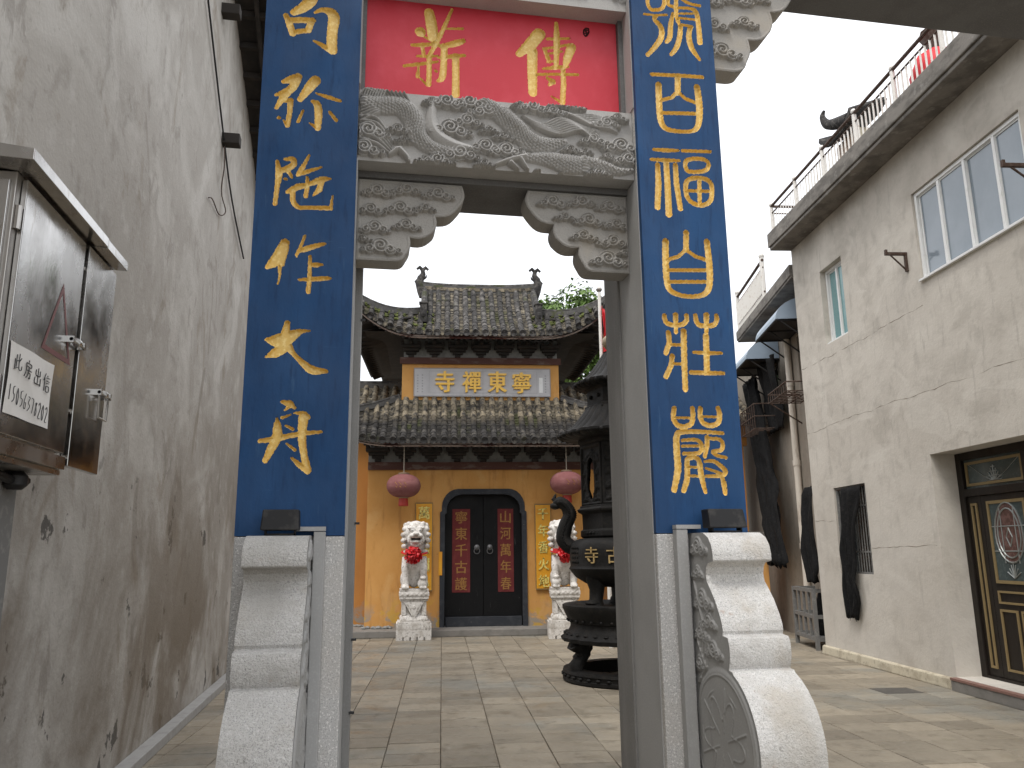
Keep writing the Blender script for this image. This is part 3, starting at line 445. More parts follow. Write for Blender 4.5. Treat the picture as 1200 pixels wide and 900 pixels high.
def dragon_height(X, Z):
    H = np.zeros(X.shape)
    def up(h): np.maximum(H, h, out=H)
    for (cx, cy, s, fl) in ((385, 90, 26, 1), (480, 92, 26, 1), (560, 125, 28, -1), (745, 112, 24, 1), (830, 130, 20, 1), (75, 210, 28, 1), (60, 280, 26, 1), (350, 330, 24, 1), (440, 300, 28, -1),
                            (545, 275, 26, 1), (630, 290, 26, 1), (1120, 275, 28, 1), (1150, 330, 24, 1), (1060, 180, 22, -1), (1000, 250, 22, 1), (400, 200, 30, 1), (470, 170, 24, -1), (1020, 385, 20, 1),
                            (190, 205, 17, 1), (215, 250, 13, -1), (620, 235, 17, 1), (560, 210, 14, -1), (690, 300, 14, 1), (900, 290, 15, 1), (960, 300, 14, -1), (850, 100, 15, 1), (930, 112, 16, -1), (690, 105, 14, 1), (1110, 160, 16, 1), (300, 330, 14, -1), (540, 345, 15, 1), (325, 90, 14, 1), (1060, 320, 14, 1), (760, 385, 14, 1), (860, 395, 12, -1)):
        x, z = bm_pt(cx, cy); up(.7*cloud_h(X, Z, x, z, 1.45*s*1.588/1145, fl, 2.6))
    def body(pts, r, hh=1.0, scale=True):
        P = smooth_pts([bm_pt(*q) for q in pts]); rr = list(np.interp(np.linspace(0, 1, len(P)), np.linspace(0, 1, len(r)), r)); rr = [q*1.588/1145 for q in rr]
        d = poly_sd(X, Z, [(p[0], p[1], q) for p, q in zip(P, rr)]); b = np.clip(-d/max(rr), 0, 1)**.42
        if scale:
            S, D = along(X, Z, P); w = 13*1.588/1145
            row = np.floor(S/w); fx = S/w-row; fy = D/w*1.15+.5*(row % 2); fy = fy-np.floor(fy)-.5
            sc = np.clip(1-np.hypot((fx-.1)*.9, fy*1.5), 0, 1)
            b = b*(.62+.48*sc)
        up(hh*b)
    body([(60, 90), (120, 105), (200, 110), (250, 160), (270, 230), (330, 280), (420, 300), (510, 325)], [26, 40, 42, 45, 40, 30, 22, 8])
    body([(330, 90), (330, 200), (400, 265), (520, 290)], [14, 30, 30, 10], .8, False)
    body([(545, 95), (620, 150), (680, 205), (730, 255), (800, 270), (880, 255)], [30, 42, 44, 44, 36, 14])
    body([(700, 320), (790, 325), (880, 345), (950, 350)], [14, 30, 45, 42])
    body([(960, 340), (1040, 355), (1110, 380), (1170, 375)], [32, 24, 18, 8])
    for pts, r in ((((590, 350), (650, 330), (710, 320)), (8, 12, 16)), (((650, 345), (680, 370)), (14, 8)), (((690, 330), (720, 372)), (14, 8)), (((200, 290), (230, 320), (236, 340)), (16, 12, 7)), (((160, 310), (190, 290)), (8, 14))):
        body(pts, list(r), .85, False)
    # mane, whiskers and flame streamers
    for i in range(9):
        a = i/8; body([(45+10*i, 60+3*i), (60+14*i, 45-6*i+10*a), (110+16*i, 62+4*i)], [4, 8, 3], .75, False)
        body([(44, 66+13*i), (70+4*i, 74+9*i), (120, 100+4*i)], [4, 7, 4], .7, False)
    for i in range(8):
        body([(700+8*i, 150+7*i), (780+10*i, 190+6*i), (860+12*i, 165+7*i), (960+6*i, 200+8*i), (1030, 215+5*i)], [4, 8, 8, 6, 3], .75, False)
        body([(830+10*i, 120+2*i), (920+10*i, 150+6*i), (1000+10*i, 150+8*i), (1110, 180+6*i)], [3, 7, 7, 3], .6, False)
        body([(560+12*i, 90+4*i), (590+13*i, 110+9*i), (640+14*i, 120+13*i)], [3, 6, 3], .6, False)
    for i in range(6): body([(40, 150+18*i), (110, 165+20*i), (170, 250+12*i)], [5, 9, 3], .6, False)
    return H
def relief(name, poly, y, hfn, hgt, mats, parent, back, res=.004, edge=.012, label=None, mask=None, normal='y', flipx=False):
    # a slab with the given outline and a carved front; front faces toward -y
    xs = [q[0] for q in poly]; zs = [q[1] for q in poly]
    x0, x1, z0, z1 = min(xs), max(xs), min(zs), max(zs); nu, nv = max(2, int((x1-x0)/res)), max(2, int((z1-z0)/res))
    X, Z = np.meshgrid(np.linspace(x0, x1, nu+1), np.linspace(z0, z1, nv+1)); sd = inside_sd(X, Z, poly)
    H = hfn(X, Z)*np.clip((sd-edge*.3)/edge, 0, 1)
    rim = .10*((sd > 0.004) & (sd < edge)); H = np.maximum(H, rim)
    off = np.array(root_inv(parent).translation) if root_inv(parent) is not None else np.zeros(3)
    V = np.stack([X, y-.0008-H*hgt, Z], -1).reshape(-1, 3)+off
    cs = np.minimum.reduce([sd[:-1, :-1], sd[1:, :-1], sd[:-1, 1:], sd[1:, 1:]])
    o = bpy.data.objects.new(name, None)
    mb = MB(); mb.prism(poly, 'y', y, back)
    o = part(name, mb, mats, parent, label)
    me = fast_mesh('relief_carving', V, grid_faces(nu, nv, cs > 0), mats); r = bpy.data.objects.new('relief_carving', me); link(r, o)
    return o
BY = 4.08
relief('carved_beam', [(-.108, 3.71), (1.476, 3.71), (1.476, 4.138), (-.108, 4.138)], BY, dragon_height, .058, [m_carve], gate, 4.58, res=.0031, edge=.004, label='stone beam carved with a dragon among clouds')
mb = MB(); mb.box(-.104, 1.472, 4.20, 4.60, 3.672, 3.708); part('beam_soffit', mb, m_grey_d, gate)
def upper_h(X, Z):
    H = np.zeros(X.shape)
    for i in range(9): H = np.maximum(H, .8*cloud_h(X, Z, -.02+.19*i, 4.93+.03*(i % 2), .05, 1 if i % 2 else -1))
    return H
relief('upper_beam', [(-.108, 4.82), (1.476, 4.82), (1.476, 5.3), (-.108, 5.3)], BY, upper_h, .025, [m_carve], gate, 4.6, res=.006, edge=.006)
for (a, b, c) in ((1.444, 1.470, 4.26), (-.104, -.082, 4.198)):
    mb = MB(); mb.box(a, b, 4.165, c, 4.14, 4.82); part('panel_frame', mb, m_grey_d, gate)

# cloud brackets
def scallop(pts, n=5):
    # bulging arcs between successive corner points
    out = []
    for (a, b, bul) in pts:
        for t in np.linspace(0, 1, n, endpoint=False):
            x, z = a[0]+(b[0]-a[0])*t, a[1]+(b[1]-a[1])*t
            dx, dz = b[0]-a[0], b[1]-a[1]; l = math.hypot(dx, dz); h = math.sin(PI*t)*bul*l
            out.append((x+dz/l*h, z-dx/l*h))
    return out
def bracket_poly(x0, w, h, zt, sgn):
    # wall edge at x0, growing by sgn; corners measured on the photographed bracket
    c = [(0, 0), (1.0, 0), (.965, -.29), (.745, -.42), (.73, -.60), (.50, -.70), (.47, -.90), (.34, -1.0), (0, -1.0)]
    P = [(x0+sgn*w*a, zt+h*b) for a, b in c]; bl = [0, .18, .16, .12, .16, .12, .2, 0, 0]
    out = []
    for i in range(len(P)):
        a, b = P[i], P[(i+1) % len(P)]; k = 1 if bl[i] == 0 else 6
        dx, dz = b[0]-a[0], b[1]-a[1]; l = math.hypot(dx, dz)
        for t in np.linspace(0, 1, k, endpoint=False):
            hh = math.sin(PI*t)*bl[i]*l*sgn
            out.append((a[0]+dx*t-dz/l*hh, a[1]+dz*t+dx/l*hh))
    return out
def bracket_h(x0, w, h, zt, sgn):
    def fn(X, Z):
        H = np.zeros(X.shape)
        for (a, b, s, fl) in ((.18, -.14, .085, 1), (.46, -.10, .08, -1), (.76, -.13, .085, 1), (.12, -.38, .075, 1), (.40, -.34, .085, 1), (.64, -.32, .06, -1), (.16, -.60, .085, -1), (.46, -.55, .075, 1), (.22, -.83, .10, 1), (.05, -.75, .05, 1)):
            H = np.maximum(H, .9*cloud_h(X, Z, x0+sgn*a*w, zt+b*h, s*w*.92, fl, 2.4))
        return H
    return fn
for (x0, w, h, zt, sgn, lab) in ((-.102, .585, .48, 3.668, 1, None), (1.470, .60, .48, 3.668, -1, None), (1.992, .70, .80, 5.385, 1, 'large cloud bracket under the side beam')):
    pl = bracket_poly(x0, w, h, zt, sgn)
    relief('cloud_bracket', pl, 4.22, bracket_h(x0, w, h, zt, sgn), .034, [m_carve_b], gate, 4.36, res=.0036, edge=.016, label=lab)
for (a, b) in ((1.992, 6.3),):
    mb = MB(); mb.box(a, b, 4.10, 4.62, 5.39, 5.9); part('side_beam', mb, m_grey_d, gate, bevel=.008)
mb = MB(); mb.box(6.3, 6.82, 4.0, 4.62, 0, 6.0); part('outer_pillar', mb, m_granite, gate, bevel=.006)

# scroll shaped drum stones
def arc(cx, cz, r, a0, a1, n, rz=None):
    return [(cx+r*math.cos(math.radians(a)), cz+(rz or r)*math.sin(math.radians(a))) for a in np.linspace(a0, a1, n)]
def drum_profile(front, sg):
    # (distance in front of the pillar, height) -> y
    P = [(0, ZB0-.002)]+[(.14, ZB0-.002), (.19, 1.683), (.245, 1.660), (.278, 1.622), (.290, 1.58), (.290, 1.545), (.225, 1.535), (.205, 1.515), (.195, 1.48), (.203, 1.445), (.235, 1.415), (.285, 1.36), (.325, 1.30), (.348, 1.255), (.352, 1.225), (.342, 1.205),
         (.398, 1.200), (.412, 1.165), (.412, 1.115), (.396, 1.066), (.388, 1.056), (.425, 1.053)]
    P += arc(.305, .722, .345, 68, -90, 18)
    P += [(.62, .37), (.62, .0), (0, 0)]
    return [(front+sg*a, z) for a, z in P]
def drum_side_h(sg, front):
    def fn(Y, Z):     # Y: distance forward
        H = np.zeros(Y.shape)
        r = np.hypot(Y-.305, Z-.722); th = np.arctan2(Z-.722, Y-.305)
        ring = lambda r0, w: np.clip(1-np.abs(r-r0)/w, 0, 1)
        H = np.maximum(H, .9*np.clip((.335-r)/.02, 0, 1)*(r < .335)*.6)
        H = np.maximum(H, .9*ring(.30, .012)); H = np.maximum(H, .9*ring(.235, .01)*(.6+.4*np.cos(6*th)))
        pet = .16+.055*np.cos(6*th); H = np.maximum(H, 1.0*np.clip(1-np.abs(r-pet)/.012, 0, 1))
        for q in range(6):
            a = math.radians(60*q+20)
            H = np.maximum(H, .9*np.clip(-seg_sd(Y, Z, (.305+.05*math.cos(a), .722+.05*math.sin(a), .008), (.305+.25*math.cos(a), .722+.25*math.sin(a), .010))/.008, 0, 1))
        for (cy, cz, s, fl) in ((.12, 1.62, .055, 1), (.10, 1.49, .04, -1), (.14, 1.36, .06, 1), (.20, 1.26, .05, -1), (.10, 1.20, .05, 1), (.24, 1.13, .05, 1), (.07, 1.05, .045, -1), (.12, .98, .04, 1)):
            H = np.maximum(H, .8*cloud_h(Y, Z, cy, cz, s*.95, fl, 2.4)*(r > .345))
        for i in range(5):
            o = .02*i; H = np.maximum(H, .7*stroke_h(Y, Z, [(.05+o, 1.45-.05*i), (.11+o, 1.30-.04*i), (.06+o, 1.15-.03*i), (.13+o*.6, 1.06-.01*i)], .007)*(r > .35))
        return H
    return fn
def drum(xa, xb, front, sg, lab=None, carve=(True, True), gm=None):
    pf = drum_profile(front, sg)
    mb = MB(); mb.prism(pf, 'x', xa, xb, 0, 1)
    o = part('drum_stone', mb, [gm or m_granite_d, m_grey], gate, lab, smooth=28)
    m = o.modifiers.new('bevel', 'BEVEL'); m.width = .007; m.segments = 2; m.limit_method = 'ANGLE'; m.angle_limit = math.radians(50)
    for side, on in ((0, carve[0]), (1, carve[1])):
        if not on: continue
        P2 = [(abs(q[0]-front), q[1]) for q in pf]; res = .0045
        nu, nv = int(.68/res), int(1.69/res); Yg, Z = np.meshgrid(np.linspace(0, .68, nu+1), np.linspace(0, 1.69, nv+1))
        sd = inside_sd(Yg, Z, P2); H = drum_side_h(sg, front)(Yg, Z)*np.clip((sd-.012)/.01, 0, 1)
        x = xa if side == 0 else xb; s = -1 if side == 0 else 1
        V = np.stack([x+s*(.001+.013*H), front+sg*Yg, Z], -1).reshape(-1, 3)+np.array(root_inv(gate).translation)
        cs = np.minimum.reduce([sd[:-1, :-1], sd[1:, :-1], sd[:-1, 1:], sd[1:, 1:]])
        F = grid_faces(nu, nv, cs > .010)
        if (s*sg) > 0: F = F[:, ::-1]
        r = bpy.data.objects.new('side_carving', fast_mesh('side_carving', V, F, m_grey)); link(r, o)
    return o
drum(-.540, -.262, GY-.001, -1, 'granite scroll drum stone in shaded tones, without visible side carving', (False, True), m_granite_shade)
drum(1.652, 1.958, GY-.001, -1, 'white granite scroll drum stone showing its carved grey side', (True, False))
drum(-.540, -.262, 4.622, 1, None, (False, False)); drum(1.652, 1.958, 4.622, 1, None, (True, False))
# flat grey cable trunking beside the drum stones
for (xa, xb, xc) in ((-.252, -.198, -.34), (1.566, 1.628, 1.70)):
    mb = MB(); mb.box(xa, xb, GY-.055, GY-.003, 0, 1.705); part('cable_trunking', mb, m_grey, gate, bevel=.004)
    mb = MB(); mb.box(min(xa, xc), max(xb, xc), GY-.058, GY-.004, 1.708, 1.728); part('trunking_cap', mb, m_grey, gate)

# floodlights resting on the drum stones
for i, (x0, x1, dy, lab) in enumerate(((-.485, -.312, .0, 'black floodlight on the drum stone below the brush style gold characters'), (1.70, 1.905, .02, 'black floodlight on the drum stone below the seal style gold characters'))):
    t = thing('floodlight', lab, 'floodlight', ((x0+x1)/2, GY-.13, ZB0), group='floodlights at the foot of the blue boards')
    w = (x1-x0)/2
    mb = MB(); mb.add([(-w, -.045, .022), (w, -.045, .022), (w, .05, .022), (-w, .05, .022), (-w*.94, -.015, .118), (w*.94, -.015, .118), (w*.94, .075, .118), (-w*.94, .075, .118)], [(0, 3, 2, 1), (4, 5, 6, 7), (0, 1, 5, 4), (1, 2, 6, 5), (2, 3, 7, 6), (3, 0, 4, 7)])
    part('housing', mb, m_fl, t, bevel=.006)
    mb = MB(); mb.add([(-w*.86, .066, .035), (w*.86, .066, .035), (w*.84, .0835, .108), (-w*.84, .0835, .108)], [(0, 3, 2, 1)]); mb.box(-w*.8, w*.8, .05, .062, .03, .04)
    part('lens', mb, m_glass_fl, t)
    mb = MB(); mb.box(-w*.8, -w*.72, -.02, .03, 0, .03); mb.box(w*.72, w*.8, -.02, .03, 0, .03); mb.box(-w*.8, w*.8, -.02, .03, 0, .008)
    part('foot_bracket', mb, m_fl, t)
# ================================================================== lettering from the built-in font, for small flat writing
_dg = None
_txt_cache = {}
def glyphs(s, ext=.004):
    # mesh of a short text, centred, one unit high
    if (s, ext) in _txt_cache: return _txt_cache[(s, ext)]
    cu = bpy.data.curves.new('lettering', 'FONT'); cu.body = s; cu.size = 1.0; cu.extrude = ext; cu.resolution_u = 3; cu.offset = 0.0
    cu.align_x = 'LEFT'
    o = bpy.data.objects.new('lettering', cu); COL.objects.link(o)
    dg = bpy.context.evaluated_depsgraph_get(); dg.update()
    me = bpy.data.meshes.new_from_object(o.evaluated_get(dg))
    vs = np.array([v.co[:] for v in me.vertices]); fs = [tuple(p.vertices) for p in me.polygons]
    bpy.data.objects.remove(o); bpy.data.curves.remove(cu); bpy.data.meshes.remove(me)
    if len(vs):
        lo, hi = vs.min(0), vs.max(0); vs[:, 0] -= (lo[0]+hi[0])/2; vs[:, 1] -= (lo[1]+hi[1])/2; vs[:, 0] /= (hi[1]-lo[1]); vs[:, 1] /= (hi[1]-lo[1]); 
    _txt_cache[(s, ext)] = (vs, fs); return vs, fs
def letter(s, fn, w, h, th, bold=0.0):
    # fn(x, z, out) -> point; w, h = size of the character box
    vs, fs = glyphs(s); mb = MB()
    if not len(vs): return mb
    asp = vs[:, 0].max()-vs[:, 0].min(); zm = abs(vs[:, 2]).max() or 1
    P = [fn(v[0]/max(asp, .3)*w if asp > .3 else v[0]*h, v[1]*h, (v[2]/zm*.5+.5)*th) for v in vs]
    mb.add(P, fs)
    if bold:
        for q in (-1, 1):
            P = [fn((v[0]/max(asp, .3)*w if asp > .3 else v[0]*h)+q*bold, v[1]*h+q*bold*.4, (v[2]/zm*.5+.5)*th+.0012*(q+2)) for v in vs]; mb.add(P, fs)
    return mb

# ================================================================== the temple (own axes: x along the front, y into the building)
TA = math.radians(5.5); TO = (2.366, 16.573, 0)
tem = thing('temple_gatehouse', 'ochre two roofed temple gatehouse with dark tiled upturned eaves and black double door', 'temple', TO, -TA)
mb = MB(); mb.box(-6.5, 2.6, -.62, .72, 0, .13); mb.box(2.6, 5.9, -.62, .72, 0, .13); part('front_step', mb, m_stone_step, tem, bevel=.012)
# front wall with the arched door opening cut out
DW, DH, DS = .90, 2.90, 2.42
def door_outline(w, top, spring, n=7):
    # flat head with notched, rounded shoulders
    r = [( w, .13), (w, spring), (w-.04, spring+.03), (w-.035, spring+.10)]
    r += [(w-.035-.34*(1-math.cos(t)), spring+.10+(top-spring-.10)*math.sin(t)) for t in np.linspace(0, PI/2, n)][1:]
    return r+[(-a, b) for a, b in r[::-1]]
WZ = 3.46
dr = door_outline(DW, DH, DS)
mb = MB(); y0, y1 = 0.0, .32
for (a, b) in ((-2.40, -DW), (DW, 2.42)): mb.add([(a, y0, .13), (b, y0, .13), (b, y0, WZ), (a, y0, WZ)], [(0, 1, 2, 3)])
R = [q for q in dr if q[1] > DS-.001]
for q, w in zip(R[:-1], R[1:]): mb.add([(q[0], y0, q[1]), (q[0], y0, WZ), (w[0], y0, WZ), (w[0], y0, w[1])], [(0, 1, 2, 3)])
for q, w in zip(dr[:-1], dr[1:]): mb.add([(q[0], y0, q[1]), (w[0], y0, w[1]), (w[0], y1, w[1]), (q[0], y1, q[1])], [(0, 1, 2, 3)])
mb.add([(-2.40, y0, .13), (-2.40, y0, WZ), (-2.40, 2.2, WZ), (-2.40, 2.2, .13)], [(0, 1, 2, 3)])
mb.add([(2.42, y0, .13), (2.42, 2.2, .13), (2.42, 2.2, WZ), (2.42, y0, WZ)], [(0, 1, 2, 3)])
part('front_wall', mb, m_orange, tem)
mb = MB(); mb.box(-2.38, 2.40, .34, 2.2, .13, 3.3); part('inner_room', mb, m_dark, tem)
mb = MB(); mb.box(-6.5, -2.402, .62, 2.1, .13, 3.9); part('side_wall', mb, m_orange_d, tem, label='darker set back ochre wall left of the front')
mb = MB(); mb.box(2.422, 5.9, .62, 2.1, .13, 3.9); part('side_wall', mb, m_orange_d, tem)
# fallen plaster rubble at the foot of the left wall
mb = MB()
for i in range(46):
    x = rnd.uniform(-2.75, -1.75); r_ = rnd.uniform(.015, .05); y_ = (.60 if x < -2.42 else -.02)-rnd.uniform(.0, .14)
    mb.ball((x, y_, .13+r_*.5), (r_*1.3, r_, r_*.8), 6, 4)
part('plaster_rubble', mb, m_plas, tem, kind='stuff')
m_knock = M('dull knocker iron', (.16, .16, .165), .5, metal=.6)
# door surround, threshold, leaves
o2 = door_outline(DW-.10, DH-.11, DS-.04)
mb = MB()
n_ = len(dr)
for i in range(n_-1):
    a, b, c, d = dr[i], dr[i+1], o2[i+1], o2[i]
    mb.add([(a[0], -.03, a[1]), (b[0], -.03, b[1]), (c[0], -.03, c[1]), (d[0], -.03, d[1])], [(0, 3, 2, 1)])
    mb.add([(d[0], -.03, d[1]), (c[0], -.03, c[1]), (c[0], .3, c[1]), (d[0], .3, d[1])], [(0, 1, 2, 3)])
    mb.add([(a[0], -.03, a[1]), (b[0], -.03, b[1]), (b[0], .02, b[1]), (a[0], .02, a[1])], [(0, 1, 2, 3)])
part('door_surround', mb, m_jamb, tem)
mb = MB(); mb.box(-DW+.12, DW-.12, .02, .16, .131, .32); part('threshold', mb, m_jamb, tem, bevel=.008)
for s in (-1, 1):
    ol = [(s*.006, .325), (s*(DW-.11), .325)]+[(q[0]*s, q[1]) for q in o2 if q[0] >= .0 and q[1] > DS-.05]+[(s*.006, DH-.125)]
    mb = MB(); mb.prism(ol, 'y', .12, .17)
    for i in range(1, 6): mb.box(s*(.02+.13*i)-.004, s*(.02+.13*i)+.004, .1175, .125, .34, 2.35)
    lf = part('door_leaf', mb, m_door, tem)
    kx = s*.135
    mb = MB(); mb.lathe([(.06, 0), (.055, .012), (.035, .022), (.015, .035), (0.0, .04)], 14); mb.xf(Matrix.Translation((kx, .119, 1.70)) @ Matrix.Rotation(PI/2, 4, 'X'))
    ring = [(kx+.06*math.sin(t), .085, 1.63-.06*math.cos(t)) for t in np.linspace(0, 2*PI, 13)]
    mb.tube(ring, .009, 6, cap=False); part('door_knocker', mb, m_knock, lf)
mb = MB(); mb.box(-DW-.022, -DW+.05, -.045, -.031, 1.15, 1.62); part('ochre_patch', mb, m_yellow, tem)

# ---- roofs
def eave_roof(name, S, u0, u1, spacing, ntile, mat_row, mat_pan, label, rt=.066, tcut=lambda u: 1.0):
    # S(u, t): t = 0 eave ... 1 top
    rf = MB(); nu = 48
    us = np.linspace(u0, u1, nu+1)
    rf.sheet([[S(u, t) for u in us] for t in np.linspace(0, 1, 9)])
    low = [[tuple(np.array(S(u, t))-np.array((0, 0, .10))) for u in us[::-1]] for t in np.linspace(0, 1, 9)]
    rf.sheet(low)
    roof = part(name, rf, m_dark, tem, label)
    k = int(round((u1-u0)/spacing)); sp = (u1-u0)/k
    pan = MB()
    for i in range(k+1):
        u = u0+sp*i; uu = min(max(u, u0+.02), u1-.02)
        mb = MB(); ts = np.linspace(-.035, 1.0, ntile+1)
        Lt = np.linalg.norm(np.array(S(uu, 1))-np.array(S(uu, 0)))
        nt_ = max(2, int(round(ntile*min(1, Lt/1.3)))) ; ts = np.linspace(-.035, 1.0, nt_+1)
        jit = rnd.uniform(-.012, .012)
        for j in range(nt_):
            a, b = np.array(S(uu, ts[j])), np.array(S(uu, ts[j+1]+.02)); d = b-a; d /= np.linalg.norm(d)+1e-9
            du = np.array(S(min(uu+.03, u1), ts[j]))-np.array(S(max(uu-.03, u0), ts[j])); du /= np.linalg.norm(du)+1e-9
            nr = np.cross(du, d); nr /= np.linalg.norm(nr)
            if nr[2] < 0: nr = -nr
            ra, rb = rt*rnd.uniform(.98, 1.03), rt*.93; lift = .045
            ring = []
            xj = jit+rnd.uniform(-.006, .006)
            for (c, r_, up) in ((a, ra, .006), (b, rb, 0.0)):
                for an in np.linspace(0, PI, 7):
                    ring.append(c+du*(math.cos(an)*r_+xj)+nr*(math.sin(an)*r_*1.05+lift-.03+up))
            mb.add(ring, [(q, q+1, q+8, q+7) for q in range(6)]+[tuple(range(7))[::-1]])
        # round end cap at the eave
        a = np.array(S(uu, -.035)); b = np.array(S(uu, .03)); d = b-a; d /= np.linalg.norm(d)
        cap = []; r1 = rt*1.12
        for rr, oo in ((r1, 0.02), (r1, -.012), (r1*.72, -.012), (r1*.66, -.004)):
            for q in range(10):
                an = 2*PI*q/10; cap.append(a+np.array((math.cos(an)*rr+jit, 0, math.sin(an)*rr+.012))+d*oo)
        fs = [(10*w+q, 10*w+(q+1) % 10, 10*w+10+(q+1) % 10, 10*w+10+q) for w in range(3) for q in range(10)]+[tuple(30+q for q in range(10))]
        mb.add(cap, fs)
        part('tile_row', mb, mat_row, roof, smooth=50)
        if i < k:
            um = u+sp/2; npn = int(nt_*1.9)
            tp = np.linspace(-.03, 1, npn+1)
            for j in range(npn):
                P = []
                wj = rnd.uniform(-.006, .006)
                for (t, up) in ((tp[j], .034+wj), (min(1, tp[j+1]+.012), .008)):
                    c = np.array(S(um, t)); c2 = np.array(S(min(um+.03, u1), t))-np.array(S(max(um-.03, u0), t)); c2 /= np.linalg.norm(c2)+1e-9
                    for x_, z_ in ((-.075, .028), (-.03, .004), (.03, .004), (.075, .028)): P.append(c+c2*x_+np.array((0, 0, z_+up)))
                P += [P[q]-np.array((0, 0, .026)) for q in range(4)]
                pan.add(P, [(0, 1, 5, 4), (1, 2, 6, 5), (2, 3, 7, 6), (8, 9, 1, 0), (9, 10, 2, 1), (10, 11, 3, 2)])
            # drip tile: a small pointed tongue between the caps
            c = np.array(S(um, -.03)); pan.add([c+np.array(q) for q in ((-.07, -.004, .03), (.07, -.004, .03), (.05, -.012, -.03), (0, -.014, -.062), (-.05, -.012, -.03))], [(0, 4, 3, 2, 1)])
    part('pan_tiles', pan, mat_pan, roof, kind='stuff')
    # peeling eave board below the tiles
    fb = MB(); row = [np.array(S(u, .0)) for u in us]
    P0 = [q+np.array((0, .03, -.055)) for q in row]; P1 = [q+np.array((0, .035, -.12)) for q in row]
    fb.sheet([P1, P0]); fb.sheet([[q+np.array((0, .03, 0)) for q in P1], P1]); part('eave_board', fb, m_fascia, roof)
    return roof
def sm(x): x = max(0.0, min(1.0, x)); return x*x*(3-2*x)
# lower roof
LU = 3.25
def S_low(u, t):
    a = abs(u+.03); w = max(0.0, (a-1.75)/(LU-1.75))
    e = (u, -.92-.10*w*w, 3.80+.42*w**2.4)
    top = (u, .10-.98*w, 4.80-.52*w**.9) if w > 0 else (u, .10, 4.80)
    if w > 0: top = (u, .10-1.10*w, 4.80-(4.80-4.30)*(1-(1-w)**1.6))
    p = [e[i]+(top[i]-e[i])*t for i in range(3)]; p[2] -= .12*4*t*(1-t)*(1-.8*w); return tuple(p)
lowr = eave_roof('lower_roof', S_low, -LU, LU-.05, .2, 9, m_tile_b, m_pan, 'lower skirt roof of lichen bleached tiles')
UU = 2.72
def S_up(u, t):
    a = abs(u+.04); w = max(0.0, (a-1.22)/(UU-1.22))
    e = (u, -.62-.16*w*w, 6.12+.66*w**2.3)
    if w <= 0: top = (u, 1.0, 7.55)
    else: top = (u, -.02-.74*w, 6.72-.12*math.sin(PI*min(1, w))-.02+.14*w**3)
    p = [e[i]+(top[i]-e[i])*t for i in range(3)]; p[2] -= .15*4*t*(1-t)*(1-min(1, w*3)); return tuple(p)
upr = eave_roof('upper_roof', S_up, -UU-.04, UU-.12, .2, 10, m_tile, m_pan, 'upper roof of dark tiles with moss at the hips')
# gable ends above the hips, sealing the upper roof
mb = MB()
for s in (-1, 1):
    x = -.04+s*1.26
    mb.add([(x, -.02, 6.66), (x, 1.0, 7.52), (x, 2.02, 6.66)], [(0, 1, 2) if s > 0 else (2, 1, 0)])
part('gable_end', mb, m_redwood, upr)
# side and back slopes of the upper roof (seen from below at the corners)
def slope(parent, P, name='side_slope', mat=None):
    mb = MB(); mb.sheet(P); mb.sheet([[tuple(np.array(q)-np.array((0, 0, .09))) for q in r[::-1]] for r in P], 1); return part(name, mb, [mat or m_tile, m_dark], parent)
for s in (-1, 1):
    x1 = -.04+s*(UU-.04); x0 = -.04+s*1.25; rows = []
    for v in np.linspace(-.74, 4.6, 15):
        w = abs((v-1.93)/2.67); ze = 6.10+.66*max(0, (w-.45)/.55)**2.3
        tw = (v+.74)/.72 if v < -.02 else 1.0; tw = min(1, max(0, tw)); xi = x1+(x0-x1)*tw
        zi = ze+(6.70-ze)*tw
        rows.append([(x1+(xi-x1)*t, v, ze+(zi-ze)*t-.12*4*t*(1-t)*tw) for t in np.linspace(0, 1, 5)])
    slope(upr, rows if s < 0 else [r[::-1] for r in rows])
rows = [[(x*k, v, z) for x in np.linspace(-1.28, 1.22, 5)] for v, z, k in ((1.0, 7.5, 1.0), (2.1, 6.7, 1.0), (4.6, 6.05, 2.1))]
slope(upr, rows, 'back_slope')
# main ridge and its ends
def ridge_beam(pts, w, h, parent, name='roof_ridge', mat=None, capr=.055):
    mb = MB(); n = len(pts)
    for (a, b) in zip(pts[:-1], pts[1:]):
        a, b = np.array(a), np.array(b); d = b-a; sd_ = np.cross(d, (0, 0, 1)); sd_ = sd_/np.linalg.norm(sd_)*w/2
        up = np.array((0, 0, h)); e = d/np.linalg.norm(d)*.004
        mb.add([a-sd_-e, a+sd_-e, b+sd_+e, b-sd_+e, a-sd_+up-e, a+sd_+up-e, b+sd_+up+e, b-sd_+up+e], [(0, 1, 2, 3), (7, 6, 5, 4), (0, 4, 5, 1), (1, 5, 6, 2), (2, 6, 7, 3), (3, 7, 4, 0)])
    mb.tube([np.array(q)+np.array((0, 0, h+capr*.3)) for q in pts], capr, 8, 1)
    return part(name, mb, [mat or m_ridge, m_tile], parent, smooth=40)
ridge_beam([(-.04+x, 1.0, 7.47+.05*abs(x/1.3)**3) for x in np.linspace(-1.3, 1.3, 11)], .12, .20, upr, 'main_ridge')
mb = MB()
for i in range(10): mb.box(-1.3+.265*i+.004, -1.3+.265*(i+1)-.004, .928, .938, 7.55+.03*abs((i-4.5)/4.5)**3, 7.625+.03*abs((i-4.5)/4.5)**3)
part('ridge_tiles', mb, m_tile_b, upr)
def hip_pts(s, S, u0, u1, n=10, dz=.02):
    return [tuple(np.array(S(-.04+s*u, 1))+np.array((0, 0, dz))) for u in np.linspace(u0, u1, n)]
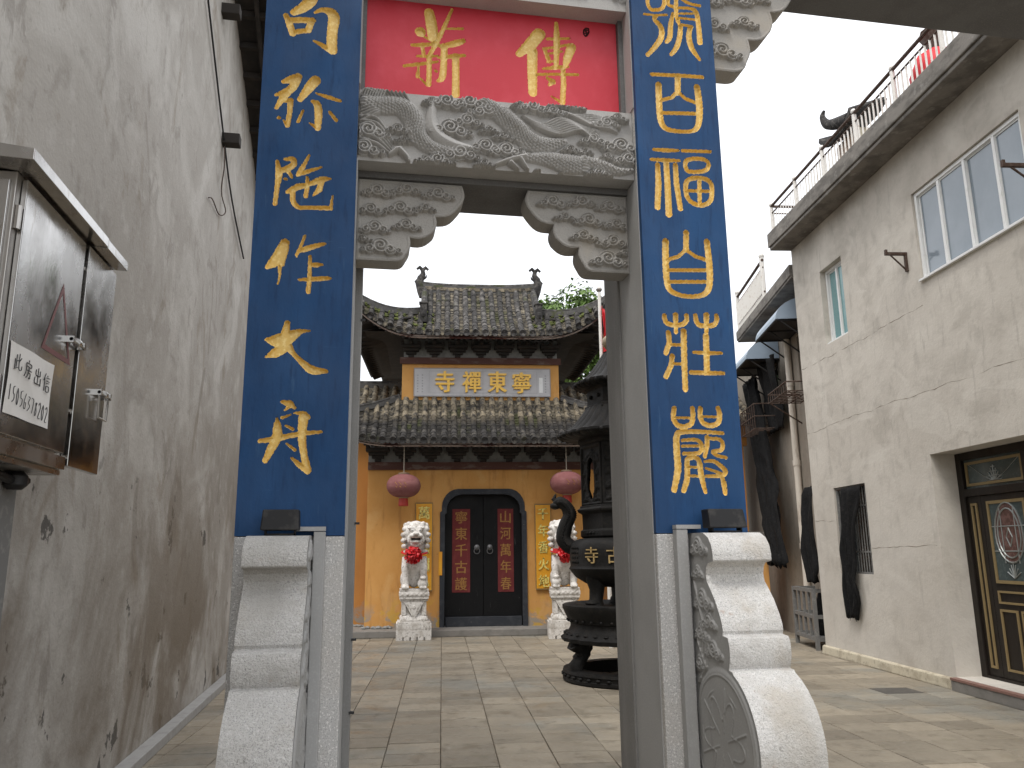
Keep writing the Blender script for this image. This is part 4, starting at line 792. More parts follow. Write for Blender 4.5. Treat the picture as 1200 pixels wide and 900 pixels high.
for s in (-1, 1):
    ridge_beam([(-.04+s*1.26, .98, 7.42), (-.04+s*1.26, .5, 7.05), (-.04+s*1.25, .05, 6.76), (-.04+s*1.25, -.14, 6.60)], .13, .17, upr, 'verge_ridge')
    ridge_beam(hip_pts(s, S_up, 1.3, 2.66, dz=.0), .11, .10, upr, 'hip_ridge', capr=.045)
    ridge_beam(hip_pts(s, S_low, 1.76, 3.18, dz=.0), .11, .09, lowr, 'hip_ridge', capr=.045)
    # block and small guardian at the foot of the verge ridge
    mb = MB(); x = -.04+s*1.25; mb.box(x-.075, x+.075, -.27, -.12, 6.44, 6.86); mb.box(x-.095, x+.095, -.29, -.10, 6.86, 6.90); mb.ball((x, -.22, 6.62), (.07, .09, .11), 8, 6)
    part('verge_end_block', mb, m_tile, upr, bevel=.012)
    # fish dragon finial biting the ridge end
    mb = MB(); x = -.04+s*1.34
    mb.tube([(x-s*.04, 1, 7.42), (x, 1, 7.58), (x+s*.05, 1, 7.74), (x+s*.02, 1, 7.88), (x-s*.035, 1, 7.98), (x-s*.02, 1, 8.07)], [.10, .115, .10, .085, .062, .05], 8)
    for a, l in ((-.13, .035), (.13, .02)):
        mb.tube([(x-s*.02, 1, 8.07), (x-s*.02+a*.55, 1, 8.115+l), (x-s*.02+a, 1, 8.06+l)], [.045, .045, .03], 6)
    mb.tube([(x+s*.07, 1, 7.70), (x+s*.14, 1, 7.80), (x+s*.10, 1, 7.86)], [.045, .03, .012], 6)
    mb.tube([(x-s*.03, 1, 7.86), (x-s*.10, 1, 7.90), (x-s*.115, 1, 7.95)], [.04, .025, .01], 6)
    part('ridge_finial', mb, m_tile, upr, smooth=50)
# moss cushions along the hips and verges
mb = MB()
for s in (-1, 1):
    for i in range(150):
        u = rnd.uniform(1.05, 2.5); q = np.array(S_up(-.04+s*u, rnd.uniform(.45, 1.0) if u > 1.3 else rnd.uniform(.1, .6))); r_ = rnd.uniform(.012, .035)
        mb.ball((q[0], q[1], q[2]+.05), (r_*1.5, r_*1.5, r_), 6, 4)
m_moss = M('roof moss', (.085, .10, .025), .95, island=.4, bump=[(60, .5, .01)])
part('moss_cushions', mb, m_moss, upr, kind='stuff')
# upper storey
mb = MB(); mb.box(-1.74, 1.66, .10, 4.2, 4.55, 5.72); part('upper_wall', mb, m_orange, tem)
mb = MB(); mb.box(-1.79, 1.71, .05, .099, 5.60, 5.74); mb.box(-1.71, 1.63, .14, 4.15, 5.725, 6.32); part('upper_lintel', mb, m_redwood, tem)
mb = MB(); mb.box(-2.40, 2.42, -.06, .06, 3.30, 3.46); mb.box(-2.40, 2.42, .07, .3, 3.462, 4.6); part('lower_lintel', mb, m_redwood, tem)
def brackets(u0, u1, n, y, z, sc, parent):
    for i in range(n):
        x = u0+(u1-u0)*i/(n-1); mb = MB()
        for (w, d, a, b) in ((.07, .06, 0, .07), (.13, .11, .07, .14), (.20, .19, .14, .21), (.25, .28, .21, .29)):
            mb.box(x-w*sc, x+w*sc, y-d*sc, y, z+a*sc, z+b*sc)
        for q in (-1, 1): mb.box(x+q*.21*sc-.035, x+q*.21*sc+.035, y-.32*sc, y-.02, z+.29*sc, z+.35*sc)
        mb.box(x-.04, x+.04, y-.42*sc, y-.02, z+.28*sc, z+.37*sc)
        part('eave_bracket', mb, m_dark, parent, bevel=.012)
mb = MB(); mb.box(-2.40, 2.42, .02, .069, 3.464, 3.90); part('bracket_infill', mb, m_plas, tem)
brackets(-2.2, 2.2, 9, .015, 3.465, .95, tem)
mb = MB(); mb.box(-1.71, 1.63, .101, .139, 5.742, 6.15); part('bracket_infill', mb, m_plas, tem)
brackets(-1.55, 1.47, 7, .098, 5.745, .85, tem)
mb = MB()
for i in range(44):
    x = -3.1+6.1*i/43; e = S_low(x, 0); mb.tube([(x, e[1]+.05, e[2]-.13), (x, .05, e[2]+.30)], .03, 6)
    x = -2.65+5.2*i/43; e = S_up(x, 0); mb.tube([(x, e[1]+.05, e[2]-.13), (x, .10, e[2]+.28-.25*max(0, (abs(x)-1.2)/1.5))], .03, 6)
for s in (-1, 1):
    for i in range(26):
        v = -.4+4.8*i/25; w = abs((v-1.93)/2.67); ze = 6.10+.66*max(0, (w-.45)/.55)**2.3
        mb.tube([(-.04+s*(UU-.1), v, ze-.12), (-.04+s*1.5, v, 6.5)], .03, 6)
    mb.tube([(-.04+s*2.62, -.70, 6.60), (-.04+s*1.6, .2, 6.22)], .07, 6); mb.tube([(-.04+s*3.1, -.98, 4.02), (-.04+s*2.2, .05, 3.95)], .07, 6)
part('eave_rafters', mb, m_dark, tem, kind='stuff')
mb = MB(); mb.sheet([[(-2.5, -.5, 6.16), (-2.5, 4.3, 6.12)], [(2.4, -.5, 6.16), (2.4, 4.3, 6.12)]]); part('eave_ceiling', mb, m_dark, tem)
# wing roofs behind, to left and right
for (a, b) in ((-7.2, -1.76), (1.68, 6.1)):
    def S_w(u, t, a=a, b=b): return (u, .28+1.35*t, 4.45+.95*t-.10*4*t*(1-t))
    w_ = eave_roof('wing_roof', S_w, a, b, .22, 8, m_tile_b, m_pan, None)
    mb = MB(); mb.sheet([[(a, 1.63, 5.38), (a, 3.2, 4.4)], [(b, 1.63, 5.38), (b, 3.2, 4.4)]]); part('back_slope', mb, m_tile, w_)
    ridge_beam([(x, 1.64, 5.36) for x in np.linspace(a, b, 5)], .16, .12, w_, 'wing_ridge')
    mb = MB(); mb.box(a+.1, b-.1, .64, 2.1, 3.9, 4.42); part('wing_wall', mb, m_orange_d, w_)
# name plaque over the door
mb = MB(); mb.box(-1.47, 1.455, .045, .098, 4.895, 5.485)
pq = part('name_plaque', mb, m_marble, tem, 'pale stone plaque with four gilt characters', bevel=.006)
mb = MB()
for (x0, x1, z0, z1) in ((-1.485, 1.47, 5.486, 5.505), (-1.485, 1.47, 4.876, 4.894), (-1.487, -1.471, 4.894, 5.486), (1.456, 1.472, 4.894, 5.486), (-1.16, -1.154, 4.95, 5.44), (1.17, 1.176, 4.95, 5.44), (-.003, .003, 4.9, 5.48), (-1.154, -.005, 5.434, 5.438), (.005, 1.17, 5.434, 5.438), (-1.154, -.005, 4.955, 4.959), (.005, 1.17, 4.955, 4.959)):
    mb.box(x0, x1, .041 if z1-z0 < .03 and x1-x0 > 2 else .0425, .0475, z0, z1)
part('plaque_border', mb, m_plq, pq)
for c, x, dz in (('寺', -.82, 0), ('禪', -.24, 0), ('東', .31, 0), ('寧', .84, -.015)):
    part('gilt_character', letter(c, lambda a, b, o, x=x, dz=dz: (x+a, .0445-o, 5.20+dz+b),   .39, .46, .035, .012), m_brightgold, pq)
mb = MB()
for cx in (-1.40, -1.30, 1.36):
    for i in range(7): mb.box(cx-.014, cx+.014, .0425, .0455, 5.33-.06*i, 5.35-.06*i+rnd.uniform(0, .012))
mb.box(1.22, 1.30, .0420, .0450, 4.97, 5.30, 1)
part('signature_marks', mb, [m_plq, m_white], pq)
# ================================================================== things standing at the temple front
def tp(x, y, z=0.0):      # temple axes -> world
    return (TO[0]+x*math.cos(TA)+y*math.sin(TA), TO[1]-x*math.sin(TA)+y*math.cos(TA), z)
def strip(name, label, cat, x0, x1, z0, z1, y, mat, chars, mt, th, group, hang=False):
    t = thing(name, label, cat, tp((x0+x1)/2, y, z0), -TA, group)
    w = (x1-x0)/2; h = z1-z0
    mb = MB(); mb.box(-w, w, 0, th, 0, h)
    bd = part('strip', mb, mat, t, bevel=.004 if th > .01 else None)
    if hang:
        mb = MB(); mb.box(-w-.006, w+.006, -.006, th, h+.001, h+.02); mb.box(-w-.006, w+.006, -.006, th, -.02, -.001)
        for s in (-1, 1): mb.box(s*w-.006, s*w+.006, -.005, th, 0, h)
        part('rim', mb, m_trim, t)
    n = len(chars)
    for i, c in enumerate(chars):
        if c == ' ': continue
        cz = h*(1-(i+.55)/n) if hang else h*(1-(i+.5)/n)
        part('character', letter(c, lambda a, b, o: (a, -.001-o, cz+b), w*1.3, min(h/n*.74, w*1.5), .012 if hang else .002, .006 if hang else .004), mt, t)
    return t
strip('door_couplet', 'faded red paper strip with gold characters on the left door leaf', 'couplet', -.645, -.275, .80, 2.49, .113, m_paper_r, '寧東千古護', m_goldtxt, .003, 'red paper strips on the black doors')
strip('door_couplet', 'faded red paper strip with gold characters on the right door leaf', 'couplet', .30, .63, .80, 2.49, .113, m_paper_r, '山河萬年春', m_goldtxt, .003, 'red paper strips on the black doors')
strip('couplet_plaque', 'yellow plaque left of the temple door, partly behind the lion', 'plaque', -1.40, -1.055, .86, 2.60, -.045, m_yellow, '萬古福田心', m_ygreen, .03, 'yellow plaques beside the temple door', True)
strip('couplet_plaque', 'yellow plaque of five characters right of the temple door', 'plaque', 1.075, 1.40, .86, 2.56, -.045, m_yellow, '千年香火地', m_ygreen, .03, 'yellow plaques beside the temple door', True)

# lanterns under the lower eave
for (x, zc, lab) in ((-1.627, 2.92, 'faded red lantern above the left stone lion'), (1.672, 2.965, 'faded red lantern right of the door beside the incense burner')):
    t = thing('paper_lantern', lab, 'lantern', tp(x, -.62, zc), -TA+rnd.uniform(-.3, .3), 'red lanterns under the lower eave')
    n = 64; R_, H_ = .335, .235
    prof = [(R_*math.cos(a)**.8 if abs(a) < 1.5 else .07, H_*math.sin(a)) for a in np.linspace(-1.42, 1.42, 15)]
    mb = MB(); mb.lathe(prof, n, rf=lambda a, z: 1+.022*abs(math.sin(a*12))); part('shade', mb, m_lant, t, smooth=30)
    mb = MB(); mb.lathe([(.10, .222), (.115, .235), (.115, .255), (.03, .27)], 16); mb.lathe([(.09, -.25), (.10, -.24), (.10, -.225)], 16); part('cap', mb, m_lcap, t)
    mb = MB(); mb.lathe([(.095, -.40), (.10, -.38), (.092, -.26), (.085, -.25)], 18); part('skirt', mb, m_ltas, t)
    top = 3.83-zc-.12
    mb = MB(); mb.tube([(0, 0, .26), (0, 0, top)], .010, 6); part('cord', mb, m_cord, t)
    mb = MB()
    for q in range(3):
        a = -PI/2+(q-1)*.35+rnd.uniform(-.1, .1)
        for (da, dz, l) in ((-.05, .05, .06), (.04, .02, .07), (0, -.03, .05)):
            aa = a+da; p = [((R_+.006)*math.cos(aa)*.985, (R_+.006)*math.sin(aa)*.985, dz), ((R_+.006)*math.cos(aa+.09)*.985, (R_+.006)*math.sin(aa+.09)*.985, dz-l*.5)]
            mb.tube(p, .007, 5)
    part('painted_mark', mb, m_goldtxt, t)

# stone lions
def remeshed(mb, vox, mats, name, noise=.006):
    me = mb.mesh(name, mats); o = bpy.data.objects.new(name, me); COL.objects.link(o)
    m = o.modifiers.new('r', 'REMESH'); m.mode = 'VOXEL'; m.voxel_size = vox
    s_ = o.modifiers.new('s', 'SMOOTH'); s_.iterations = 2; s_.factor = .5
    dg = bpy.context.evaluated_depsgraph_get(); dg.update()
    r = bpy.data.meshes.new_from_object(o.evaluated_get(dg)); r.name = name
    bpy.data.objects.remove(o); bpy.data.meshes.remove(me)
    r.polygons.foreach_set('use_smooth', [True]*len(r.polygons)); return r
def lion(label, loc, rz, mir):
    t = thing('stone_lion', label, 'statue', loc, rz, 'guardian lions before the temple door')
    s = mir
    # pedestal
    mb = MB(); mb.box(-.33, .33, -.33, .33, .06, .30); mb.box(-.31, .31, -.31, .31, .302, .335)
    for i in range(5):
        x = -.264+.132*i
        for y in (-.318, .318): mb.box(x-.052, x+.052, y-.012, y+.012, 0, .06)
        for xx in (-.318, .318): mb.box(xx-.012, xx+.012, x-.052, x+.052, 0, .06)
    mb.box(-.29, .29, -.29, .29, .0, .06)
    for k in range(11):
        x = -.27+.054*k; mb.box(x-.017, x+.017, -.336, -.331, .20, .25)
    part('base', mb, m_lion, t, bevel=.008)
    mb = MB(); mb.lathe([(.30, .335), (.31, .37), (.28, .42), (.22, .47), (.215, .52)], 4, ph=PI/4, rf=lambda a, z: 1.2)
    for (x, y) in ((-.17, -.17), (.17, -.17), (-.17, .17), (.17, .17)): mb.ball((x, y, .38), (.10, .10, .08), 10, 6)
    mb.box(-.19, .19, -.19, .19, .47, .70)
    for (x, y) in ((-.19, -.19), (.19, -.19), (-.19, .19), (.19, .19)): mb.box(x-.045, x+.045, y-.045, y+.045, .44, .70)
    mb.box(-.26, .26, -.26, .26, .70, .74); part('waist', mb, m_lion, t, bevel=.015)
    mb = MB()
    mb.add([(-.19, -.262, .70), (.19, -.262, .70), (0, -.262, .37), (-.19, -.24, .70), (.19, -.24, .70), (0, -.24, .37)], [(0, 2, 1), (0, 1, 4, 3), (0, 3, 5, 2), (1, 2, 5, 4)])
    mb.add([(-.13, -.272, .67), (.13, -.272, .67), (0, -.272, .44), (-.13, -.262, .67), (.13, -.262, .67), (0, -.262, .44)], [(0, 2, 1), (0, 1, 4, 3), (0, 3, 5, 2), (1, 2, 5, 4)])
    mb.lathe([(.035, 0), (.03, .012), (.0, .014)], 10, cap=False); mb.xf(Matrix.Translation((0, -.272, .60)) @ Matrix.Rotation(PI/2, 4, 'X'), mb.n-30)
    part('draped_cloth', mb, m_lion, t)
    mb = MB(); mb.box(-.275, .275, -.285, .285, .742, .93); mb.box(-.285, .285, -.295, .295, .80, .87)
    for k in range(6): mb.ball((-.22+.088*k, -.297, .835), (.032, .012, .025), 8, 5)
    part('plinth_slab', mb, m_lion, t, bevel=.012)
    # the animal: one continuous body
    b = MB()
    b.ball((0, .10, 1.28), (.19, .23, .34), 20, 12); b.ball((0, -.04, 1.42), (.185, .17, .24), 18, 12); b.ball((0, -.13, 1.52), (.12, .09, .14), 14, 10)
    for q in (-1, 1):
        b.ball((q*.17, .15, 1.10), (.10, .17, .17), 14, 10); b.ball((q*.185, -.03, .97), (.075, .14, .05), 12, 8)
        b.tube([(q*.155, -.06, 1.52), (q*.175, -.13, 1.32), (q*.17, -.15, 1.14), (q*.165, -.17, .98)], [.085, .078, .062, .065], 12)
        b.ball((q*.168, -.215, .965), (.075, .095, .05), 12, 8)
        for k in (-1, 0, 1): b.ball((q*.168+k*.045, -.285, .955), (.026, .036, .032), 8, 6)
    b.ball((s*.16, -.22, 1.03), .10, 14, 10); b.ball((s*.165, -.24, 1.13), (.07, .09, .045), 10, 8)     # ball under the paw
    hx = s*.02
    b.ball((hx, -.06, 1.97), (.225, .20, .25), 20, 14); b.ball((hx, .03, 1.80), (.20, .17, .26), 18, 12)
    b.ball((hx, -.17, 2.00), (.165, .14, .16), 18, 12)
    b.ball((hx, -.29, 1.935), (.125, .10, .06), 14, 10); b.ball((hx, -.385, 1.965), (.055, .04, .036), 10, 8)
    b.ball((hx, -.27, 1.815), (.095, .085, .035), 12, 8)
    for q in (-1, 1):
        b.ball((hx+q*.10, -.275, 2.075), (.075, .05, .032), 10, 8); b.ball((hx+q*.075, -.305, 2.025), (.036, .028, .03), 10, 8)
        b.ball((hx+q*.075, -.345, 1.925), (.06, .045, .045), 10, 8); b.ball((hx+q*.20, -.06, 2.12), (.05, .04, .065), 10, 8)
        b.ball((hx+q*.12, -.22, 1.86), (.05, .06, .09), 10, 8)
    for row, (z, r_, k) in enumerate(((2.16, .15, 7), (2.06, .225, 9), (1.95, .25, 11), (1.84, .25, 11), (1.73, .235, 11), (1.62, .20, 10))):
        for i in range(k):
            a = PI*(-.12+1.24*i/(k-1)); y = .0+.17*math.sin(a)*(r_/.25)-.05; x = hx+r_*math.cos(a)
            b.ball((x, y, z), .047, 8, 6)
    for i in range(5): b.ball((hx-.08+.04*i, -.245, 1.775-.02*(2-abs(i-2))), (.024, .03, .045), 8, 6)
    b.tube([(0, .30, 1.0), (s*.06, .36, 1.15), (0, .34, 1.32), (-s*.04, .30, 1.42)], [.05, .06, .06, .03], 10)
    me = remeshed(b, .0125, [m_lion], 'lion_body'); o = bpy.data.objects.new('body', me); link(o, t)
    mb = MB(); mb.box(hx-.085, hx+.085, -.325, -.22, 1.845, 1.885); part('open_mouth', mb, m_dark, t)
    for q in (-1, 1):
        mb = MB(); mb.ball((hx+q*.075, -.322, 2.022), (.02, .016, .017), 10, 8); part('eye', mb, m_plas, t)
    return t
LL = lion('whitewashed stone lion wearing a round red bow left of the temple door', tp(-1.385, -.80), -TA+.06, 1)
LR = lion('whitewashed stone lion right of the temple door, half hidden by the incense burner', tp(1.51, -1.05), -TA-.08, -1)
# satin bows tied on the lions' chests
for li, (ln, lab) in enumerate(((LL, 'red satin rosette on the chest of the left stone lion'), (LR, 'red satin rosette on the lion behind the incense burner'))):
    sx = (1, -1)[li]
    t = thing('satin_bow', lab, 'bow', (ln.location[0], ln.location[1], 0), ln.rotation_euler[2], 'red bows tied on the lions')
    c = Vector((-.03 if li == 0 else .03, -.27, 1.56)); mb = MB()
    for i in range(95):
        th = math.acos(1-1.15*rnd.random()); ph = rnd.uniform(0, 2*PI)
        d = Vector((math.sin(th)*math.cos(ph), -math.cos(th), math.sin(th)*math.sin(ph))); a = d.orthogonal().normalized(); a = Matrix.Rotation(rnd.uniform(0, 6.28), 3, d) @ a; e = d.cross(a)
        R0 = rnd.uniform(.10, .18); w = rnd.uniform(.03, .05); P = []
        for i2, tt in enumerate(np.linspace(0, 1, 5)):
            q = c+d*(R0*.35+R0*.65*math.sin(tt*PI*.62))+a*(w*1.5*(tt-.3)); ww = w*(.5+.7*math.sin(PI*min(tt+.15, 1)))
            P.append([q-e*ww+d*.012, q, q+e*ww+d*.010])
        mb.sheet(P)
    ob = part('rosette', mb, m_silk, t, smooth=60); md = ob.modifiers.new('thick', 'SOLIDIFY'); md.thickness = .003
    mb = MB()
    band = [(.24*math.cos(a), -.04+.24*math.sin(a), 1.62+.05*math.sin(a)) for a in np.linspace(0, 2*PI, 25)]
    mb.tube(band, .028, 8, cap=False, flat=.5); part('neck_ribbon', mb, m_silk, t, smooth=50)
    if li == 1:
        mb = MB(); mb.sheet([[(-.22, -.20, 1.66), (-.22, -.20, 1.58)], [(-.12, -.27, 1.65), (-.12, -.27, 1.55)], [(0, -.30, 1.62), (0, -.30, 1.52)]]); part('ribbon_end', mb, m_silk, t)

# cast iron incense burner
BC = (3.37, 10.26, 0); BR = math.atan2(BC[0], BC[1])
bu = thing('incense_burner', 'tall black cast iron pagoda incense burner with dragon handles and cast gold characters', 'incense burner', BC, -BR)
mb = MB(); mb.lathe([(.85, 0), (.88, .015), (.88, .05), (.865, .06), (.865, .10), (.88, .11), (.87, .145), (.82, .155), (.66, .155), (.66, 0)], 48)
for k in range(40):
    a = 2*PI*k/40; mb.ball((.87*math.cos(a), .87*math.sin(a), .08), (.03, .03, .02), 6, 4)
part('base_ring', mb, m_iron, bu, smooth=35)
for i in range(6):
    a = PI/6+PI/3*i; ca, sa = math.cos(a), math.sin(a); mb = MB()
    P = [(.77, .15), (.79, .19), (.73, .27), (.66, .34), (.70, .42), (.76, .50)]
    mb.tube([(r_*ca, r_*sa, z) for r_, z in P], [.10, .10, .075, .075, .12, .16], 8)
    mb.ball((.80*ca, .80*sa, .185), (.07, .07, .04), 8, 6); mb.ball((.78*ca, .78*sa, .44), (.09, .09, .08), 8, 6); mb.ball((.72*ca, .72*sa, .34), (.07, .07, .05), 8, 6)
    part('foot', mb, m_iron, bu, smooth=50)
mb = MB(); mb.lathe([(.60, .47), (.80, .47), (.87, .485), (.88, .53), (.85, .56), (.83, .585), (.79, .61), (.765, .66), (.765, .70), (.785, .715), (.79, .74), (.81, .77), (.845, .85), (.865, .89), (.865, .925), (.84, .935), (.70, .94), (.60, .90)], 96, rf=lambda a, z: 1+.016*math.sin(a*24)*(z < .54)); part('table', mb, m_iron, bu, smooth=35)
mb = MB()
for k in range(36):
    a = 2*PI*k/36
    mb.ball((.83*math.cos(a), .83*math.sin(a), .58), (.035, .035, .016), 6, 4); mb.ball((.80*math.cos(a+.08), .80*math.sin(a+.08), .74), (.02, .02, .02), 6, 4)
part('table_studs', mb, m_iron, bu)
for i in range(3):
    a = -PI/2-PI/3+2*PI/3*i+.25; ca, sa = math.cos(a), math.sin(a); mb = MB()
    mb.tube([(r_*ca, r_*sa, z) for r_, z in ((.58, .92), (.57, 1.0), (.55, 1.12), (.56, 1.26), (.60, 1.38))], [.12, .085, .095, .13, .12], 10)
    mb.ball((.62*ca, .62*sa, .96), (.10, .10, .05), 8, 6); part('bowl_leg', mb, m_iron, bu, smooth=50)
mb = MB(); mb.lathe([(.0, 1.14), (.40, 1.15), (.55, 1.19), (.68, 1.27), (.745, 1.35), (.765, 1.38), (.755, 1.395), (.745, 1.42), (.755, 1.52), (.75, 1.62), (.73, 1.69), (.69, 1.735), (.62, 1.76), (.56, 1.765)], 48)
bw = part('bowl', mb, m_iron, bu, smooth=40)
def on_round(R0, ang, zc):
    def fn(x, z, o):
        a = -PI/2+ang+x/R0; return ((R0+o-.004)*math.cos(a), (R0+o-.004)*math.sin(a), zc+z)
    return fn
for c, ang in (('寺', -.62), ('古', -.20), ('東', .22), ('寧', .64)):
    part('cast_character', letter(c, on_round(.757, ang, 1.55), .20, .20, .014), m_bgold, bw)
mb = MB()
for k in range(4):
    for j in range(4): 
        f = on_round(.757, -.98-.07*k, 1.64-.06*j); mb.ball(f(0, 0, .002), (.012, .012, .018), 5, 4)
part('raised_marks', mb, m_iron, bw)
# dragon neck handles
for s in (-1, 1):
    mb = MB(); P = smooth_pts([(.60, 1.62), (.74, 1.66), (.83, 1.76), (.80, 1.93), (.74, 2.07), (.78, 2.19), (.87, 2.245), (.94, 2.22)], 5)
    mb.tube([(s*x, 0, z) for x, z in P], [.10, .105, .105, .10, .09, .085, .085, .05], 8)
    for k, (x, z) in enumerate(P[4:-5:1]):
        mb.tube([(s*x-.085, 0, z), (s*x, -.098, z), (s*x+.085, 0, z), (s*x, .098, z), (s*x-.085, 0, z)], .014, 5, cap=False)
    mb.tube([(s*.88, 0, 2.24), (s*.95, 0, 2.30), (s*.92, 0, 2.36)], [.05, .035, .01], 6); mb.ball((s*.93, 0, 2.20), (.075, .07, .05), 8, 6)
    part('dragon_handle', mb, m_iron, bu, smooth=50)
PH = 0.0
mb = MB(); mb.lathe([(.56, 1.76), (.60, 1.79), (.60, 1.86), (.57, 1.88), (.575, 2.08), (.63, 2.11), (.64, 2.14), (.60, 2.16), (.60, 2.19)], 6, ph=PH)
for k in range(18):
    a = -PI/2+(k-8.5)*.16; mb.ball((.535*math.cos(a), .535*math.sin(a), 1.83), .022, 6, 4)
part('lower_tier', mb, m_iron, bu, bevel=.008)
mb = MB(); mb.lathe([(.40, 2.19), (.40, 3.0)], 6, ph=PH); part('dark_core', mb, m_black, bu)
# six openwork faces of the main tier: a frame with a vase shaped hole
Rh = .555; ap = Rh*math.cos(PI/6); hw = Rh/2
vase = [(0, -.30), (.045, -.27), (.06, -.22), (.095, -.16), (.105, -.05), (.08, .05), (.085, .12), (.07, .20), (.04, .23), (0, .25)]
vase = vase+[(-x, z) for x, z in vase[::-1][1:-1]]
res = .012; nu, nv = int(2*hw/res), int(.80/res)
Xg, Zg = np.meshgrid(np.linspace(-hw, hw, nu+1), np.linspace(2.195, 2.995, nv+1))
sdv = inside_sd(Xg, Zg-2.56, vase)
Hh = np.zeros(Xg.shape)
for (cx, cz, s_, fl) in ((-.14, 2.80, .06, 1), (.14, 2.80, .06, -1), (-.17, 2.62, .05, -1), (.17, 2.62, .05, 1), (-.16, 2.44, .06, 1), (.16, 2.44, .06, -1), (0, 2.88, .06, 1), (-.15, 2.28, .05, 1), (.15, 2.28, .05, -1), (0, 2.24, .05, 1)):
    Hh = np.maximum(Hh, cloud_h(Xg, Zg, cx, cz, s_, fl, 1.6))
Hh = np.maximum(Hh*(np.abs(Xg) < hw-.04), 1.0*((sdv > -.035) & (sdv < 0))); Hh = np.maximum(Hh, 1.1*((np.abs(Xg) > hw-.035) | (Zg > 2.95) | (Zg < 2.23)))
cs = np.maximum.reduce([sdv[:-1, :-1], sdv[1:, :-1], sdv[:-1, 1:], sdv[1:, 1:]])
for i in range(6):
    a = -PI/2+PI/3*i
    Vx = np.stack([Xg, -(ap+.022*Hh), Zg], -1).reshape(-1, 3); c_, s_ = math.cos(a+PI/2), math.sin(a+PI/2)
    V = np.stack([Vx[:, 0]*c_-Vx[:, 1]*s_, Vx[:, 0]*s_+Vx[:, 1]*c_, Vx[:, 2]], -1)
    o = bpy.data.objects.new('openwork_panel', fast_mesh('openwork_panel', V, grid_faces(nu, nv, cs < 0), m_iron)); link(o, bu)
    md = o.modifiers.new('thick', 'SOLIDIFY'); md.thickness = .03
def burner_roof(r0, z0, r1, z1, name):
    n = 210; nr = 30; mb = MB(); prof = []
    for t in np.linspace(0, 1, 8): prof.append((r0+(r1-r0)*t**.85, z0+.05+(z1-z0-.05)*(t**1.35)))
    mb.lathe([(r1*.9, z0-.02), (r0*.86, z0-.03), (r0*.97, z0), (r0, z0+.02)]+prof, n, rf=lambda a, z: (1+.045*abs(math.sin(a*nr/2))**.7)*(1.0+.05*abs(math.cos(a*3))**8*(1 if z < z0+.12 else .3)))
    for k in range(nr):
        a = 2*PI*k/nr; mb.ball((r0*1.02*math.cos(a), r0*1.02*math.sin(a), z0+.02), .034, 8, 5)
    part(name, mb, m_iron, bu, smooth=45)
mb = MB(); mb.lathe([(.57, 2.996), (.60, 3.03), (.60, 3.08), (.52, 3.10)], 6, ph=PH); part('cornice', mb, m_iron, bu)
burner_roof(.82, 3.10, .46, 3.50, 'lower_burner_roof')
mb = MB(); mb.lathe([(.50, 3.48), (.50, 3.53), (.46, 3.55), (.46, 3.74), (.50, 3.77), (.50, 3.80)], 6, ph=PH)
for i in range(6):
    a = -PI/2+PI/3*i
    for k in (-.11, .11):
        q = Matrix.Rotation(a+PI/2, 3, 'Z') @ Vector((k, -.408, 3.65)); mb.ball(q, .03, 8, 5)
part('upper_tier', mb, m_iron, bu, bevel=.006)
burner_roof(.60, 3.80, .22, 4.27, 'upper_burner_roof')
mb = MB(); mb.lathe([(.20, 4.26), (.22, 4.29), (.12, 4.32), (.10, 4.34)], 20); part('finial_base', mb, m_iron, bu, smooth=40)
m_ball = M('tarnished brass ball', (.38, .30, .20), .5, metal=.3, layers=[dict(s=12, lo=.45, hi=.66, col=(.24, .19, .13), a=.7)])
mb = MB(); mb.lathe([(.10, 4.33), (.19, 4.36), (.23, 4.42), (.225, 4.48), (.17, 4.54), (.07, 4.58), (.10, 4.62), (.08, 4.68), (.02, 4.74), (.0, 4.76)], 20); part('finial_ball', mb, m_ball, bu, smooth=50)

# red flag on a white pole behind the burner
t = thing('flag_pole', 'white pole with a furled red flag behind the incense burner', 'flag', (4.10, 13.5, 0))
mb = MB(); mb.tube([(0, 0, 0), (0, 0, 6.28)], [.04, .03], 10); part('pole', mb, m_wrail, t)
mb = MB(); mb.lathe([(.02, 6.28), (.05, 6.31), (.06, 6.34), (.03, 6.38), (.0, 6.40)], 12); part('finial', mb, m_steel_r, t)
mb = MB(); P = []
for z in np.linspace(4.9, 6.0, 12):
    w = .10+.13*(6.0-z); P.append([(.035+w*k/7+.012*math.sin(z*7+k), -.05+.035*math.sin(k*2.4+z*2), z-.03*k) for k in range(8)])
mb.sheet(P); ob = part('flag', mb, m_flag, t, smooth=60); md = ob.modifiers.new('thick', 'SOLIDIFY'); md.thickness = .004
